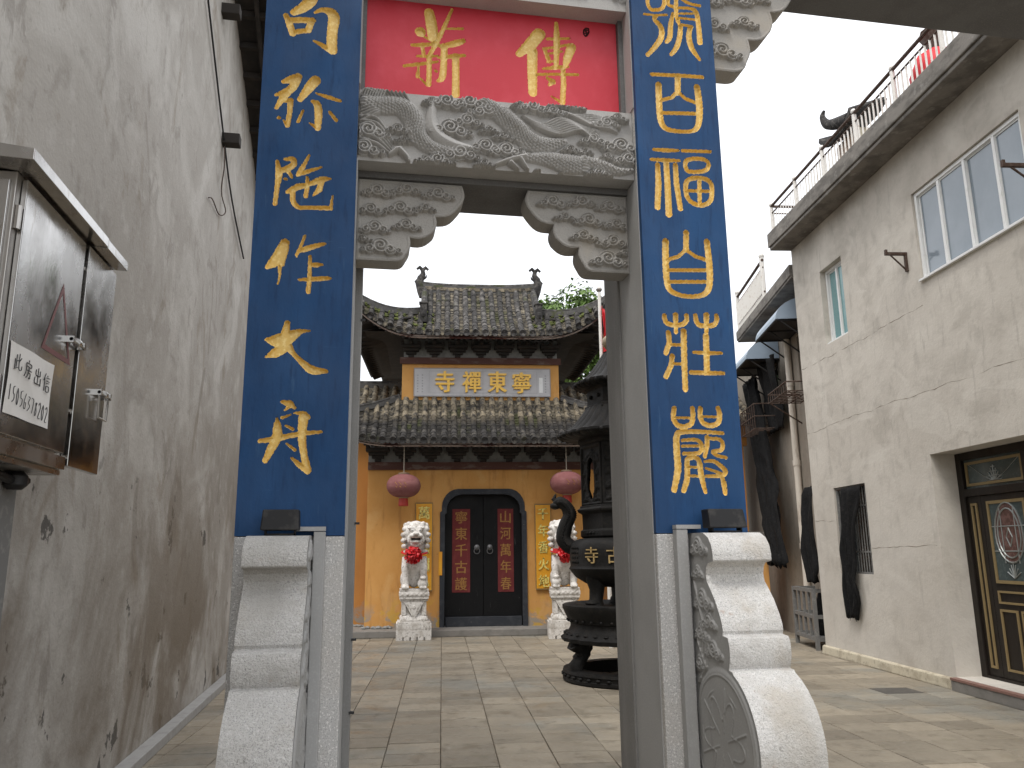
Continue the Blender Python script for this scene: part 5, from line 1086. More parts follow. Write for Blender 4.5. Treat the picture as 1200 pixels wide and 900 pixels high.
# ================================================================== the cement house on the right (own axes: x into the house, y along the street away from the camera)
BA = math.radians(6.8); BO = (7.078, 11.886, 0)
hs = thing('cement_house', 'two storey bare cement house with railed flat roof on the right side of the courtyard', 'house', BO, -BA)
HL = -9.5
def wall_x(mb, ys, zs, holes, x=0.0, mi=0):
    # wall facing -x, split round the openings (y0, y1, z0, z1, depth)
    Y = sorted(set(list(ys)+[q for h in holes for q in h[:2]])); Z = sorted(set(list(zs)+[q for h in holes for q in h[2:4]]))
    for a, b in zip(Y[:-1], Y[1:]):
        for c, d in zip(Z[:-1], Z[1:]):
            if any(h[0] <= a and b <= h[1] and h[2] <= c and d <= h[3] for h in holes): continue
            mb.add([(x, a, c), (x, b, c), (x, b, d), (x, a, d)], [(0, 3, 2, 1)], mi)
    for (a, b, c, d, dp) in holes:
        for P in (((x, a, c), (x+dp, a, c), (x+dp, a, d), (x, a, d)), ((x, b, c), (x, b, d), (x+dp, b, d), (x+dp, b, c)), ((x, a, d), (x+dp, a, d), (x+dp, b, d), (x, b, d)), ((x, a, c), (x, b, c), (x+dp, b, c), (x+dp, a, c))):
            mb.add(P, [(0, 1, 2, 3)], mi)
HT = 6.64
W1 = (-1.69, -.97, 4.70, 5.90); W2 = (-5.62, -3.63, 4.80, 5.965); WG = (-1.72, -.75, 1.24, 2.50); DD = (-5.75, -3.37, .145, 2.70)
mb = MB(); wall_x(mb, (HL, 0), (0, HT), [W1+(.22,), W2+(.10,), WG+(.16,), DD+(.34,)])
mb.add([(0, 0, 0), (6, 0, 0), (6, 0, HT), (0, 0, HT)], [(0, 1, 2, 3)]); mb.add([(0, HL, 0), (6, HL, 0), (6, HL, HT), (0, HL, HT)], [(0, 3, 2, 1)]); mb.add([(6, HL, 0), (6, 0, 0), (6, 0, HT), (6, HL, HT)], [(0, 3, 2, 1)][::-1])
part('wall', mb, m_conc, hs)
for h, dp in ((W1, .28), (W2, .20), (WG, .26), (DD, .5)): mb = MB(); mb.box(dp+.02, dp+.06, h[0]-.1, h[1]+.1, h[2]-.1, h[3]+.1); part('room_backing', mb, m_dark, hs)
mb = MB(); P = [(-.055, 0), (-.04, .115), (0, .135), (.0, 0)]
mb.prism([(q[0], q[1]) for q in P], 'y', -3.37, .03); part('plinth', mb, m_plinth, hs, bevel=.01)
mb = MB(); mb.box(-.075, .34, -5.85, -3.372, 0, .115); stp = part('door_step', mb, m_stone_step, hs, bevel=.006)
mb = MB(); mb.box(-.082, .338, -5.86, -3.37, .1165, .142); part('tread', mb, m_redstep, stp)
# roof slab and railing
mb = MB(); mb.box(-.36, 6.1, HL-.1, -.13+.16, 6.645, 6.70); mb.box(-.385, 6.1, HL-.1, .05, 6.702, 6.95); part('roof_slab', mb, m_slab, hs, bevel=.012)
rl = MB(); rl.tube([(-.30, HL, 7.44), (-.30, -.04, 7.44), (3.5, -.04, 7.44)], .026, 8); rl.tube([(-.30, HL, 7.31), (-.30, -.04, 7.31), (3.5, -.04, 7.31)], .014, 8)
rr = part('roof_railing', rl, m_rust, hs)
for i in range(10):
    y = -.04-1.0*i; mb = MB(); mb.tube([(-.30, y, 6.95), (-.30, y, 7.42)], .03, 8); mb.ball((-.30, y, 7.47), .04, 8, 6); part('rail_post', mb, m_wrail, rr)
for i in range(94):
    y = -.13-.1*i; mb = MB(); mb.tube([(-.30, y, 6.95), (-.30, y, 7.31)], .013 if i > 12 else .008, 6); part('baluster', mb, m_wrail, rr)
mb = MB(); mb.tube([(-.30, HL, 7.0), (-.30, -.04, 7.0)], .014, 6); part('lower_rail', mb, m_wrail, rr)
# windows
def window(name, h, x, muls, pane_mat, label, fr=.05):
    y0, y1, z0, z1 = h; mb = MB()
    mb.box(x, x+.06, y0+.004, y0+fr, z0+.004, z1-.004); mb.box(x, x+.06, y1-fr, y1-.004, z0+.004, z1-.004)
    mb.box(x+.001, x+.059, y0+fr, y1-fr, z0+.004, z0+fr); mb.box(x+.001, x+.059, y0+fr, y1-fr, z1-fr, z1-.004)
    for m_ in muls: mb.box(x+.002, x+.058, m_-fr*.45, m_+fr*.45, z0+fr, z1-fr)
    mb.box(x-.07, x-.001, y0+.004, y1-.004, z0-.0, z0+.03)
    w = part(name, mb, m_white, hs, label, bevel=.004)
    ed = [y0+fr]+list(muls)+[y1-fr]
    for k, (a, b) in enumerate(zip(ed[:-1], ed[1:])):
        mb = MB(); xx = x+.03+.012*(k % 2); mb.box(xx, xx+.006, a+.012, b-.012, z0+fr-.01, z1-fr+.01); part('pane', mb, pane_mat, w)
        mb = MB(); s_ = .022
        for (c, d) in ((a+.008, a+.008+s_), (b-.008-s_, b-.008)): mb.box(xx-.012, xx+.014, c, d, z0+fr-.01, z1-fr+.01)
        mb.box(xx-.0115, xx+.0135, a+.03, b-.03, z0+fr-.01, z0+fr+.02); mb.box(xx-.0115, xx+.0135, a+.03, b-.03, z1-fr-.02, z1-fr+.01); part('sash', mb, m_white, w)
    return w
window('window', W1, .085, [-1.33], m_teal, 'small upper window with teal curtain')
window('window', W2, .03, [-5.15, -4.63, -4.13], m_pane, 'wide upper window of sliding panes')
# ground floor opening: iron bars, ragged black cloth
mb = MB()
for i in range(13): y = WG[0]+.04+i*(WG[1]-WG[0]-.08)/12; mb.tube([(.05, y, WG[2]), (.05, y, WG[3])], .009, 6)
for z in (1.55, 2.2): mb.box(.045, .056, WG[0], WG[1], z-.012, z+.012)
gb = part('window_bars', mb, m_cage, hs)
mb = MB()
for (a, b, c, d) in ((WG[0]+.002, WG[0]+.035, WG[2], WG[3]), (WG[1]-.035, WG[1]-.002, WG[2], WG[3]), (WG[0]+.036, WG[1]-.036, WG[2], WG[2]+.03), (WG[0]+.036, WG[1]-.036, WG[3]-.03, WG[3])): mb.box(.03, .075, a, b, c+.002, d-.002)
part('bar_frame', mb, m_cage, hs)
mb = MB(); mb.box(.155, .158, WG[0]+.01, WG[1]-.01, WG[2]+.01, WG[3]-.01); part('dusty_pane', mb, m_pdark, hs)
def drape(name, label, cat, keys, x, nfold, amp, group=None, parent=None, rag=0, mat=None, nrow=26, ncol=16):
    # keys: (z, y_left, y_right, x offset) from top to bottom, in the house frame
    t = thing(name, label, cat, BO, -BA, group); mb = MB(); P = []
    zs = [k[0] for k in keys][::-1]
    for z in np.linspace(keys[0][0], keys[-1][0], nrow):
        yl = np.interp(z, zs, [k[1] for k in keys][::-1]); yr = np.interp(z, zs, [k[2] for k in keys][::-1]); xo = np.interp(z, zs, [k[3] for k in keys][::-1])
        row = []
        for j in range(ncol+1):
            q = j/ncol; y = yl+(yr-yl)*q
            row.append((x+xo-amp*(.5+.5*math.sin(q*nfold*2*PI+z*1.7+1.2*math.sin(z*3+q*4)))-.012*math.sin(z*9+q*11), y+.012*math.sin(z*13+q*7), z+(rag*math.sin(q*17)*math.sin(q*41+1) if z < keys[-1][0]+.12 else 0)))
        P.append(row)
    mb.sheet(P); ob = part('cloth', mb, mat or m_cloth, t, smooth=60); md = ob.modifiers.new('thick', 'SOLIDIFY'); md.thickness = .004
    return t
drape('shade_cloth', 'ragged black cloth hanging down from the barred ground floor window', 'cloth', [(2.47, -1.02, -1.70, .02), (2.30, -1.0, -1.66, .0), (1.9, -1.04, -1.48, -.02), (1.45, -1.02, -1.40, -.03), (1.22, -1.0, -1.36, -.04), (.95, -.98, -1.42, -.03), (.62, -.98, -1.30, -.02)], -.02, 3, .06, rag=.05)
mb = MB(); mb.tube([(.04, WG[1]-.02, 2.465), (.03, WG[0]+.02, 2.48)], .012, 6); part('curtain_rod', mb, m_rust, hs)
# old iron brackets
for (y, z, l) in ((-3.38, 5.25, .28), (-5.75, 5.25, .36)):
    mb = MB(); mb.box(-l, 0, y-.02, y+.02, z, z+.035); mb.box(-.03, -.001, y-.018, y+.018, z-.22, z-.001); mb.tube([(-l*.75, y, z), (-.02, y, z-.20)], .012, 6); mb.box(-l, -l+.03, y-.016, y+.016, z+.036, z+.07)
    part('iron_bracket', mb, m_rust, hs)
# the double door in its recess
dx = .30
mb = MB(); y0, y1, z0, z1 = DD
mb.box(dx, dx+.10, y1-.10, y1-.002, z0, z1-.002); mb.box(dx, dx+.10, y0+.002, y0+.10, z0, z1-.002); mb.box(dx+.001, dx+.099, y0+.10, y1-.10, z1-.09, z1-.003); mb.box(dx+.001, dx+.099, y0+.10, y1-.10, 2.18, 2.27); mb.box(dx+.002, dx+.098, y0+.1, y1-.1, z0, z0+.03)
mb.box(dx+.002, dx+.098, -4.60, -4.51, 2.27, z1-.09)
door = part('front_door', mb, m_bdoor, hs, 'dark bronze double door with gold mouldings and leaded glass', bevel=.006)
def moulding(mb, x, y0, y1, z0, z1, w=.028, pr=.016):
    mb.box(x-pr, x, y0, y0+w, z0, z1); mb.box(x-pr, x, y1-w, y1, z0, z1); mb.box(x-pr+.001, x, y0+w, y1-w, z0, z0+w); mb.box(x-pr+.001, x, y0+w, y1-w, z1-w, z1)
for (a, b) in ((-4.51, -3.47), (-5.65, -4.60)):
    mb = MB(); mb.box(dx+.045, dx+.055, a, b, 2.27, z1-.09); p_ = part('transom_pane', mb, m_teald, door)
    mb = MB(); moulding(mb, dx+.045, a+.03, b-.03, 2.30, z1-.12, .03); part('pane_moulding', mb, m_trim, door)
    mb = MB(); c = (a+b)/2
    for q in range(7): mb.tube([(dx+.040, c-.02*(q-3)*.6, 2.34), (dx+.040, c-.045*(q-3), 2.34+.17*(1-abs(q-3)/4.2))], .007, 5)
    for q in range(4): mb.tube([(dx+.040, c-.13+.032*q, 2.34+.05*q), (dx+.040, c+.13-.032*q, 2.34+.05*q)], .006, 5)
    mb.tube([(dx+.040, a+.07, 2.56), (dx+.040, c-.1, 2.36)], .004, 4); mb.tube([(dx+.040, b-.07, 2.56), (dx+.040, c+.1, 2.36)], .004, 4)
    part('glass_ornament', mb, m_lead, door)
def leaf(a, b, lab=None):      # a < b; one panelled leaf between z0+.03 and 2.18
    zt = 2.178; mb = MB(); mb.box(dx+.03, dx+.08, a, b, z0+.032, zt); lf = part('door_leaf', mb, m_bdoor, door, lab, bevel=.004)
    xf_ = dx+.03; w = b-a; c = (a+b)/2
    if w < .4:
        mb = MB(); moulding(mb, xf_, a+.07, b-.07, z0+.12, zt-.08, .026); part('gold_moulding', mb, m_trim, lf); return
    mb = MB(); moulding(mb, xf_, a+.10, b-.10, 1.20, zt-.07, .034); moulding(mb, xf_, a+.10, b-.10, .98, 1.12, .022); moulding(mb, xf_, a+.10, c-.03, z0+.12, .92, .024); moulding(mb, xf_, c+.03, b-.10, z0+.12, .92, .024)
    part('gold_moulding', mb, m_trim, lf)
    mb = MB(); mb.box(xf_-.004, xf_-.001, a+.135, b-.135, 1.235, zt-.105); part('leaded_glass', mb, m_teald, lf)
    oc, oz = c, 1.72
    ow, oh = w/2-.19, .36
    ol = [(oc+ow*math.cos(t), oz+oh*math.sin(t)*(1 if math.sin(t) > 0 else .82)) for t in np.linspace(0, 2*PI, 25)[:-1]]
    mb = MB(); mb.prism([(q[0], q[1]) for q in ol], 'x', xf_-.007, xf_-.0045); part('leaded_glass', mb, m_pinkg, lf)
    mb = MB()
    for k in (1.0, .82): mb.tube([(xf_-.009, oc+(q[0]-oc)*k, oz+(q[1]-oz)*k) for q in ol+ol[:1]], .009, 5, cap=False)
    for q in (-.5, .5): mb.tube([(xf_-.009, oc+ow*q, oz-.30), (xf_-.009, oc+ow*q*1.0, oz+.30)], .006, 5)
    for z in (1.55, 1.82): mb.tube([(xf_-.009, a+.14, z), (xf_-.009, b-.14, z)], .006, 5)
    for q in range(7): mb.tube([(xf_-.009, oc, 1.26), (xf_-.009, oc+.035*(q-3), 1.27+.17*(1-abs(q-3)/4.5))], .006, 5)
    mb.tube([(xf_-.009, oc, 1.60), (xf_-.009, oc+.05, 1.70), (xf_-.009, oc, 1.80), (xf_-.009, oc-.05, 1.70), (xf_-.009, oc, 1.60)], .008, 5)
    part('lead_lines', mb, m_lead, lf)
leaf(-3.72, -3.472); leaf(-4.555, -3.725, 'door leaf with oval leaded glass'); leaf(-5.39, -4.56); leaf(-5.648, -5.395)
mb = MB(); mb.box(dx+.005, dx+.029, -4.57, -4.53, .95, 1.35); mb.tube([(dx-.02, -4.59, 1.10), (dx-.03, -4.66, 1.10)], .012, 6); part('door_lock', mb, m_steel_r, door)

for zc, ya, yb in ((4.52, -3.6, -.02), (3.46, -9.4, -.02), (1.62, -3.3, -1.75), (2.02, -.7, -.02)):
    mb = MB(); n = int((yb-ya)/.09); zz = 0; P = []
    for i in range(n+1):
        zz += rnd.uniform(-.014, .014)-zz*.12; P.append((.003, ya+(yb-ya)*i/n, zc+zz))
    mb.tube(P, [rnd.uniform(.003, .007) for _ in P], 5); part('render_seam', mb, m_conc2, hs)
# things on and beyond the flat roof
t = thing('roof_shed', 'small brown shed with an upturned dark tiled eave behind the roof railing', 'shed', BO, -BA)
mb = MB(); mb.box(.95, 1.75, -.80, -.12, 6.952, 8.55); part('shed_wall', mb, m_plinth, t)
m_btile = M('brown glazed tiles', (.20, .115, .065), .5, layers=[dict(s=(6, 6, 6), k='cell', lo=.3, hi=.7, col=(.28, .19, .12), a=.8)])
for i in range(3):
    for j in range(9): mb = MB(); mb.box(.935, .949, -.795+.225*i, -.795+.225*i+.215, 6.96+.175*j, 6.96+.175*j+.165); part('wall_tile', mb, m_btile, t)
P = [[(.75+.65*q, y, 8.58+.35*q+(.45*max(0, (abs(y+.46)-.2)/.5)**2)*(1-q*.6)) for q in np.linspace(0, 1, 5)] for y in np.linspace(-1.0, .12, 13)]
mb = MB(); mb.sheet(P); ob = part('shed_roof', mb, m_tile, t, smooth=60); md = ob.modifiers.new('thick', 'SOLIDIFY'); md.thickness = .08
mb = MB(); mb.tube(smooth_pts([(1.0, -.55, 8.85), (.92, -.1, 9.0), (.88, .06, 9.12), (.86, .12, 9.28), (.88, .07, 9.38)]), [.12, .10, .08, .05, .02], 8); part('eave_horn', mb, m_tile, t, smooth=50)
t = thing('red_sack', 'red cloth sack with a dark tied top on the flat roof behind the railing', 'sack', (0, 0, 0)); 
def hp(x, y, z): return (BO[0]+x*math.cos(BA)+y*math.sin(BA), BO[1]-x*math.sin(BA)+y*math.cos(BA), z)
t.location = hp(.10, -4.30, 6.95)
mb = MB(); mb.lathe([(.22, 0), (.29, .08), (.29, .32), (.22, .50), (.08, .60)], 16, rf=lambda a, z: 1+.06*math.sin(a*5+z*9)); part('sack', mb, m_flag, t, smooth=60)
mb = MB(); mb.lathe([(.06, .59), (.07, .66), (.15, .84), (.02, .80)], 10, rf=lambda a, z: 1+.2*math.sin(a*4)); part('tied_top', mb, m_rust, t, smooth=60)

# ================================================================== the narrower house beyond it (turned a little further)
RA = math.radians(14); 
rh = thing('rear_house', 'dingy cement house with white balcony railing and blue awnings beyond the cement house', 'house', (BO[0]+.02, BO[1]+.06, 0), -RA)
rx = .35
mb = MB()
wh = (.35, 1.25, 4.42, 5.45); wh2 = (2.7, 3.7, 4.3, 5.3)
wall_x(mb, (0, 9.0), (0, 6.15), [wh+(.15,), wh2+(.15,)], x=rx)
mb.add([(rx, 9.0, 0), (5, 9.0, 0), (5, 9.0, 6.15), (rx, 9.0, 6.15)], [(0, 1, 2, 3)]); part('wall', mb, m_conc2, rh)
for h in (wh, wh2): mb = MB(); mb.box(rx+.2, rx+.24, h[0]-.1, h[1]+.1, h[2]-.1, h[3]+.1); part('room_backing', mb, m_dark, rh)
for h in (wh, wh2):
    mb = MB(); a, b, c, d = h
    for (e, f, g, i_) in ((a+.003, a+.05, c+.003, d-.003), (b-.05, b-.003, c+.003, d-.003), ((a+b)/2-.025, (a+b)/2+.025, c+.05, d-.05), (a+.05, b-.05, c+.003, c+.05), (a+.05, b-.05, d-.05, d-.003)): mb.box(rx+.06, rx+.10, e, f, g, i_)
    w = part('window', mb, m_white, rh); mb = MB(); mb.box(rx+.075, rx+.08, a+.05, b-.05, c+.05, d-.05); part('pane', mb, m_pdark, w)
mb = MB(); mb.box(-.04, 5, -.05, 4.3, 6.16, 6.20); mb.box(-.06, 5, -.05, 4.32, 6.202, 6.40); part('balcony_slab', mb, m_slab, rh, bevel=.01)
rb = MB(); rb.tube([(0, 1.85, 7.20), (0, 4.25, 7.20)], .03, 8); rb.tube([(0, 1.85, 6.55), (0, 4.25, 6.55)], .02, 6); rb.tube([(0, 1.85, 7.05), (0, 4.25, 7.05)], .015, 6)
rr2 = part('balcony_railing', rb, m_rust, rh)
for y in (1.9, 4.2): mb = MB(); mb.tube([(0, y, 6.40), (0, y, 7.26)], .045, 8); mb.ball((0, y, 7.30), .06, 8, 6); part('rail_post', mb, m_wrail, rr2)
for i in range(22):
    mb = MB(); mb.tube([(0, 2.0+.1*i, 6.42), (0, 2.0+.1*i, 7.06)], .022, 6); part('baluster', mb, m_wrail, rr2)
mb = MB(); mb.box(.6, 4.5, 1.0, 1.9, 6.402, 6.95); part('roof_parapet', mb, m_slab, rh)
mb = MB(); mb.tube([(1.2, 2.2, 7.15), (1.2, 4.6, 7.15)], .17, 14); part('water_tank', mb, m_pvc, rh, smooth=40)
# awnings: curved sheet with solid ends
def awning(y0, y1, z, dep, ht, lab=None):
    A = [(rx-dep*math.sin(t), z+ht*math.cos(t)) for t in np.linspace(0.02, PI/2, 9)]
    mb = MB(); mb.sheet([[(x, y, zz) for x, zz in A] for y in (y0, y1)]); n = len(A)
    for y in (y0, y1): mb.add([(x, y, zz) for x, zz in A]+[(rx-.01, y, z)], [tuple(range(n+1))])
    o = part('awning', mb, m_awn, rh, lab); md = o.modifiers.new('thick', 'SOLIDIFY'); md.thickness = .006
    mb = MB()
    for y in (y0+.05, (y0+y1)/2, y1-.05):
        mb.tube([(rx, y, z-.02), (rx-dep+.03, y, z-.02)], .016, 6); mb.tube([(rx, y, z-.45), (rx-dep*.85, y, z-.03)], .016, 6)
    mb.tube([(rx-dep+.02, y0, z-.01), (rx-dep+.02, y1, z-.01)], .016, 6); mb.box(rx-dep+.02, rx-.02, y0+.02, y1-.02, z-.012, z-.006)
    part('awning_frame', mb, m_black, o)
awning(.25, 1.75, 5.52, .62, .40); awning(2.45, 4.0, 5.34, .66, .42)
# drain pipe
mb = MB(); mb.tube([(rx-.07, 1.66, .95), (rx-.07, 1.66, 5.9)], .062, 10); dp_ = part('drain_pipe', mb, m_pvc, rh, smooth=40)
for z in (1.6, 3.1, 4.6): mb = MB(); mb.tube([(rx-.07, 1.66, z), (rx-.07, 1.66, z+.10)], .074, 10); part('pipe_collar', mb, m_pvc, dp_, smooth=40)
# wire rack below the window
mb = MB(); a, b, z, o_ = .15, 1.35, 4.22, -.22
for i in range(9): y = a+(b-a)*i/8; mb.tube([(rx, y, z), (o_, y, z)], .010, 5); mb.tube([(o_, y, z), (o_, y, z+.16)], .008, 5)
for i in range(4): x = rx+(o_-rx)*i/3; mb.tube([(x, a, z), (x, b, z)], .012, 5)
for zz in (z+.16,): mb.tube([(rx, a, zz), (o_, a, zz), (o_, b, zz), (rx, b, zz)], .014, 5)
for y in (a, b): mb.tube([(rx, y, z-.38), (o_*.9, y, z)], .014, 5)
part('window_rack', mb, m_rust, rh)
mb = MB(); a, b, z = 2.6, 3.8, 3.95
for i in range(8): y = a+(b-a)*i/7; mb.tube([(rx, y, z), (-.2, y, z)], .010, 5); mb.tube([(-.2, y, z), (-.2, y, z+.5)], .008, 5)
for zz in (z, z+.25, z+.5): mb.tube([(rx, a, zz), (-.2, a, zz), (-.2, b, zz), (rx, b, zz)], .012, 5)
part('window_rack', mb, m_rust, rh)
def rp(x, y, z): return (rh.location[0]+x*math.cos(RA)+y*math.sin(RA), rh.location[1]-x*math.sin(RA)+y*math.cos(RA), z)
def drape_r(name, label, cat, keys, x, nfold, amp, rag=0):
    t = drape(name, label, cat, keys, x, nfold, amp, rag=rag); t.location = rh.location; t.rotation_euler = rh.rotation_euler; return t
drape_r('shade_tarp', 'long black tarpaulin sloping down in front of the rear house', 'tarpaulin', [(5.2, 4.45, 3.35, .05), (4.2, 4.1, 2.95, .05), (3.0, 3.75, 2.45, .05), (2.0, 3.35, 2.0, .0), (1.30, 3.0, 1.72, -.02)], .06, 5, .12, rag=.08)
drape_r('hanging_tarp', 'black cloth bag hanging at the corner of the cement house', 'cloth', [(2.62, .72, .18, .12), (2.5, .78, .10, .06), (2.2, .80, .08, .02), (1.3, .74, .10, .02), (1.06, .62, .18, .03)], .05, 2, .09, rag=.03)
drape_r('shade_tarp', 'dark cloth hanging under the second blue awning', 'tarpaulin', [(5.3, 3.2, 1.9, .0), (4.4, 3.1, 1.95, .1), (3.9, 3.0, 2.0, .12)], .12, 3, .08, rag=.04)
# orange side wall at the end of the lane
t = thing('lane_wall', 'low ochre wall with a white patch at the far end of the lane', 'wall', rp(.02, 3.2, 0), -RA)
mb = MB(); mb.box(-1.3, -.02, 0, .25, 0, 1.85); part('wall', mb, m_orange, t)
mb = MB(); mb.box(-.42, -.22, -.006, -.001, 1.08, 1.32); mb.box(-.32, -.15, -.008, -.002, .98, 1.16); part('white_patch', mb, m_paper, t)
mb = MB(); mb.box(-1.35, .0, -.05, .30, 1.851, 1.95); part('coping', mb, m_slab, t)
# grey cage trolley
t = thing('cage_trolley', 'grey steel cage trolley standing at the corner of the cement house', 'trolley', rp(-.02, .30, 0), -RA)
mb = MB(); w, d, h = .50, 1.15, .96
P = [(0, 0), (w, 0), (w, d), (0, d)]
for x, y in P: mb.box(x-.03, x+.03, y-.03, y+.03, .0, h)
for z in (.17, .52, .93):
    for (a, b) in zip(P, P[1:]+P[:1]):
        x0, x1 = sorted((a[0], b[0])); y0, y1 = sorted((a[1], b[1])); mb.box(x0-.02 if x1 > x0 else x0-.022, x1+.02 if x1 > x0 else x1+.022, y0-.021 if y1 > y0 else y0-.02, y1+.021 if y1 > y0 else y1+.02, z-.03, z+.03)
fr_ = part('frame', mb, m_cage, t)
mb = MB()
for i in range(1, 4): mb.box(-.02, .02, d*i/4-.02, d*i/4+.02, .2, .9)
for i in range(1, 3): mb.box(w*i/3-.018, w*i/3+.018, -.018, .018, .2, .9); mb.box(w*i/3-.018, w*i/3+.018, d-.018, d+.018, .2, .9)
part('uprights', mb, m_cage, t)
mb = MB(); mb.box(0, w, 0, d, .19, .21); part('floor_plate', mb, m_cage, t)
mb = MB(); mb.lathe([(.16, .21), (.19, .3), (.15, .62), (.06, .9)], 12, c=(.25, .35, 0), rf=lambda a, z: 1+.12*math.sin(a*3+z*8)); tt = thing('rubbish_bag', 'black rubbish bag inside the grey cage trolley', 'bag', t.location, -RA); part('bag', mb, m_cloth, tt, smooth=60)

# ================================================================== the tall plastered house on the left (world axes)
lh = thing('plaster_house', 'tall stained grey plaster gable wall close on the left', 'house', (-1.79, 6, 0), world=True)
X0 = -1.79
prof = [(-3.0, 0), (11.7, 0), (11.7, 7.04), (9.1, 8.30), (6.0, 9.80), (-3.0, 9.8)]
mb = MB(); mb.add([(X0, y, z) for y, z in prof], [tuple(range(6))]); mb.add([(X0, 11.7, 0), (X0, 11.7, 7.04), (-7, 11.7, 7.04), (-7, 11.7, 0)], [(0, 3, 2, 1)])
part('gable_wall', mb, m_wall_l, lh)
mb = MB(); mb.prism([(-3, 0), (3.96, 0), (3.96, 9.8), (-3, 9.8)], 'x', X0+.0015, X0+.03); part('thicker_render', mb, m_wall_l, lh, bevel=.012)
mb = MB()
def rs(y): return 9.84-.485*(y-6.0)
mb.add([(x, y, rs(y)+o) for o in (0, .12) for (x, y) in ((-7, 5.6), (-1.30, 5.6), (-1.30, 12.5), (-7, 12.5))], [(0, 3, 2, 1), (4, 5, 6, 7), (0, 1, 5, 4), (1, 2, 6, 5), (2, 3, 7, 6), (3, 0, 4, 7)])
gr = part('eave_roof', mb, m_dark, lh)
for i in range(18):
    y = 5.8+.38*i; mb = MB(); mb.box(-2.4, -1.32, y-.035, y+.035, rs(y)-.09, rs(y)-.012); part('batten', mb, m_dark, gr)
mb = MB()
for x in (-1.36, -1.55): mb.add([(x+dx_, y, rs(y)-.13+o) for o in (0, .10) for (dx_, y) in ((0, 5.8), (.05, 5.8), (.05, 12.4), (0, 12.4))], [(0, 3, 2, 1), (4, 5, 6, 7), (0, 1, 5, 4), (1, 2, 6, 5), (2, 3, 7, 6), (3, 0, 4, 7)])
part('verge_board', mb, m_dark, gr)
for (y, z) in ((8.95, 6.36), (8.45, 7.70)):
    mb = MB(); mb.box(X0-.05, X0+.20, y-.07, y+.07, z-.07, z+.06); part('timber_stub', mb, m_wood, lh, bevel=.01)
mb = MB(); mb.box(X0+.001, X0+.12, 3.0, 11.7, 0, .085); kb = part('wall_kerb', mb, m_kerb, lh, bevel=.008)
t = thing('power_cable', 'thin black cable running slanting down the left plaster wall', 'cable', (X0, 8, 0), world=True)
mb = MB(); mb.tube(smooth_pts([(X0+.03, 6.3, 8.2), (X0+.03, 7.4, 7.35), (X0+.03, 8.85, 6.34), (X0+.03, 9.6, 5.9), (X0+.03, 10.7, 5.55)]), .011, 6); part('cable', mb, m_black, t)
t = thing('loose_wire', 'loose looping wire below the timber stub on the left wall', 'wire', (X0, 8.5, 0), world=True)
mb = MB(); mb.tube(smooth_pts([(X0+.02, 8.95, 6.30), (X0+.06, 8.85, 6.0), (X0+.02, 8.98, 5.72), (X0+.05, 9.15, 5.55), (X0+.02, 8.95, 5.42), (X0+.03, 8.5, 5.40), (X0+.02, 8.35, 5.35)], 5), .007, 5); part('wire', mb, m_rust, t)

# stainless steel electrical cabinet on the left wall
cb = thing('electric_cabinet', 'stainless steel electrical cabinet with sloping lid on the left wall', 'cabinet', (-1.6, 3.9, 0), world=True)
CXF = -1.44
mb = MB(); mb.box(X0+.035, CXF, 3.29, 4.50, 2.06, 3.14); part('body', mb, m_steel_r, cb, bevel=.004)
mb = MB(); mb.box(CXF+.002, CXF+.024, 3.335, 4.035, 2.075, 3.125); d1 = part('cabinet_door', mb, m_steel, cb, bevel=.003)
mb = MB(); mb.box(CXF+.002, CXF+.034, 4.065, 4.495, 2.02, 3.125); d2 = part('cabinet_door', mb, m_steel, cb, 'narrower cabinet door at the far end', bevel=.003)
mb = MB(); mb.box(X0+.05, CXF-.02, 3.275, 3.288, 2.10, 3.10); part('end_panel', mb, m_steel, cb, bevel=.003)
mb = MB()
for (y0_, y1_, dz) in ((3.165, 4.10, 0), (4.102, 4.44, -.006)):
    mb.add([(x, y, z+dz) for z, xs in ((0, 0), ) for (x, y, z) in ((X0+.01, y0_, 3.235), (-1.335, y0_, 3.185), (-1.335, y1_, 3.185), (X0+.01, y1_, 3.235), (X0+.01, y0_, 3.16), (-1.335, y0_, 3.135), (-1.335, y1_, 3.135), (X0+.01, y1_, 3.16))], [(0, 1, 2, 3), (7, 6, 5, 4), (0, 4, 5, 1), (1, 5, 6, 2), (2, 6, 7, 3), (3, 7, 4, 0)])
part('lid', mb, m_steel, cb, bevel=.003)
mb = MB(); mb.box(X0+.04, CXF+.03, 3.30, 4.04, 2.0, 2.058); mb.box(X0+.04, CXF+.005, 3.27, 4.06, 1.975, 1.998); part('base_rail', mb, m_steel_r, cb)
def latch(y, z, x, dr_):
    mb = MB(); mb.tube([(x+.026, y-.10, z), (x+.026, y+.05, z)], .009, 8); mb.box(x, x+.036, y-.10, y-.085, z-.015, z+.015); mb.box(x, x+.038, y+.045, y+.06, z-.018, z+.018); mb.tube([(x+.026, y-.035, z), (x+.026, y-.01, z)], .02, 10); mb.box(x+.03, x+.036, y-.03, y-.02, z-.035, z)
    part('latch', mb, m_steel, dr_, smooth=40)
latch(4.0, 2.60, CXF+.024, d1); latch(4.42, 2.43, CXF+.034, d2)
mb = MB(); mb.tube([(CXF+.06, 4.33, 2.41), (CXF+.06, 4.34, 2.30), (CXF+.06, 4.46, 2.30), (CXF+.06, 4.47, 2.42)], .006, 6); part('padlock_hasp', mb, m_steel_r, d2)
for z in (2.25, 2.95): mb = MB(); mb.tube([(CXF+.008, 3.315, z-.05), (CXF+.008, 3.315, z+.05)], .014, 8); part('hinge', mb, m_steel_r, cb, smooth=40)
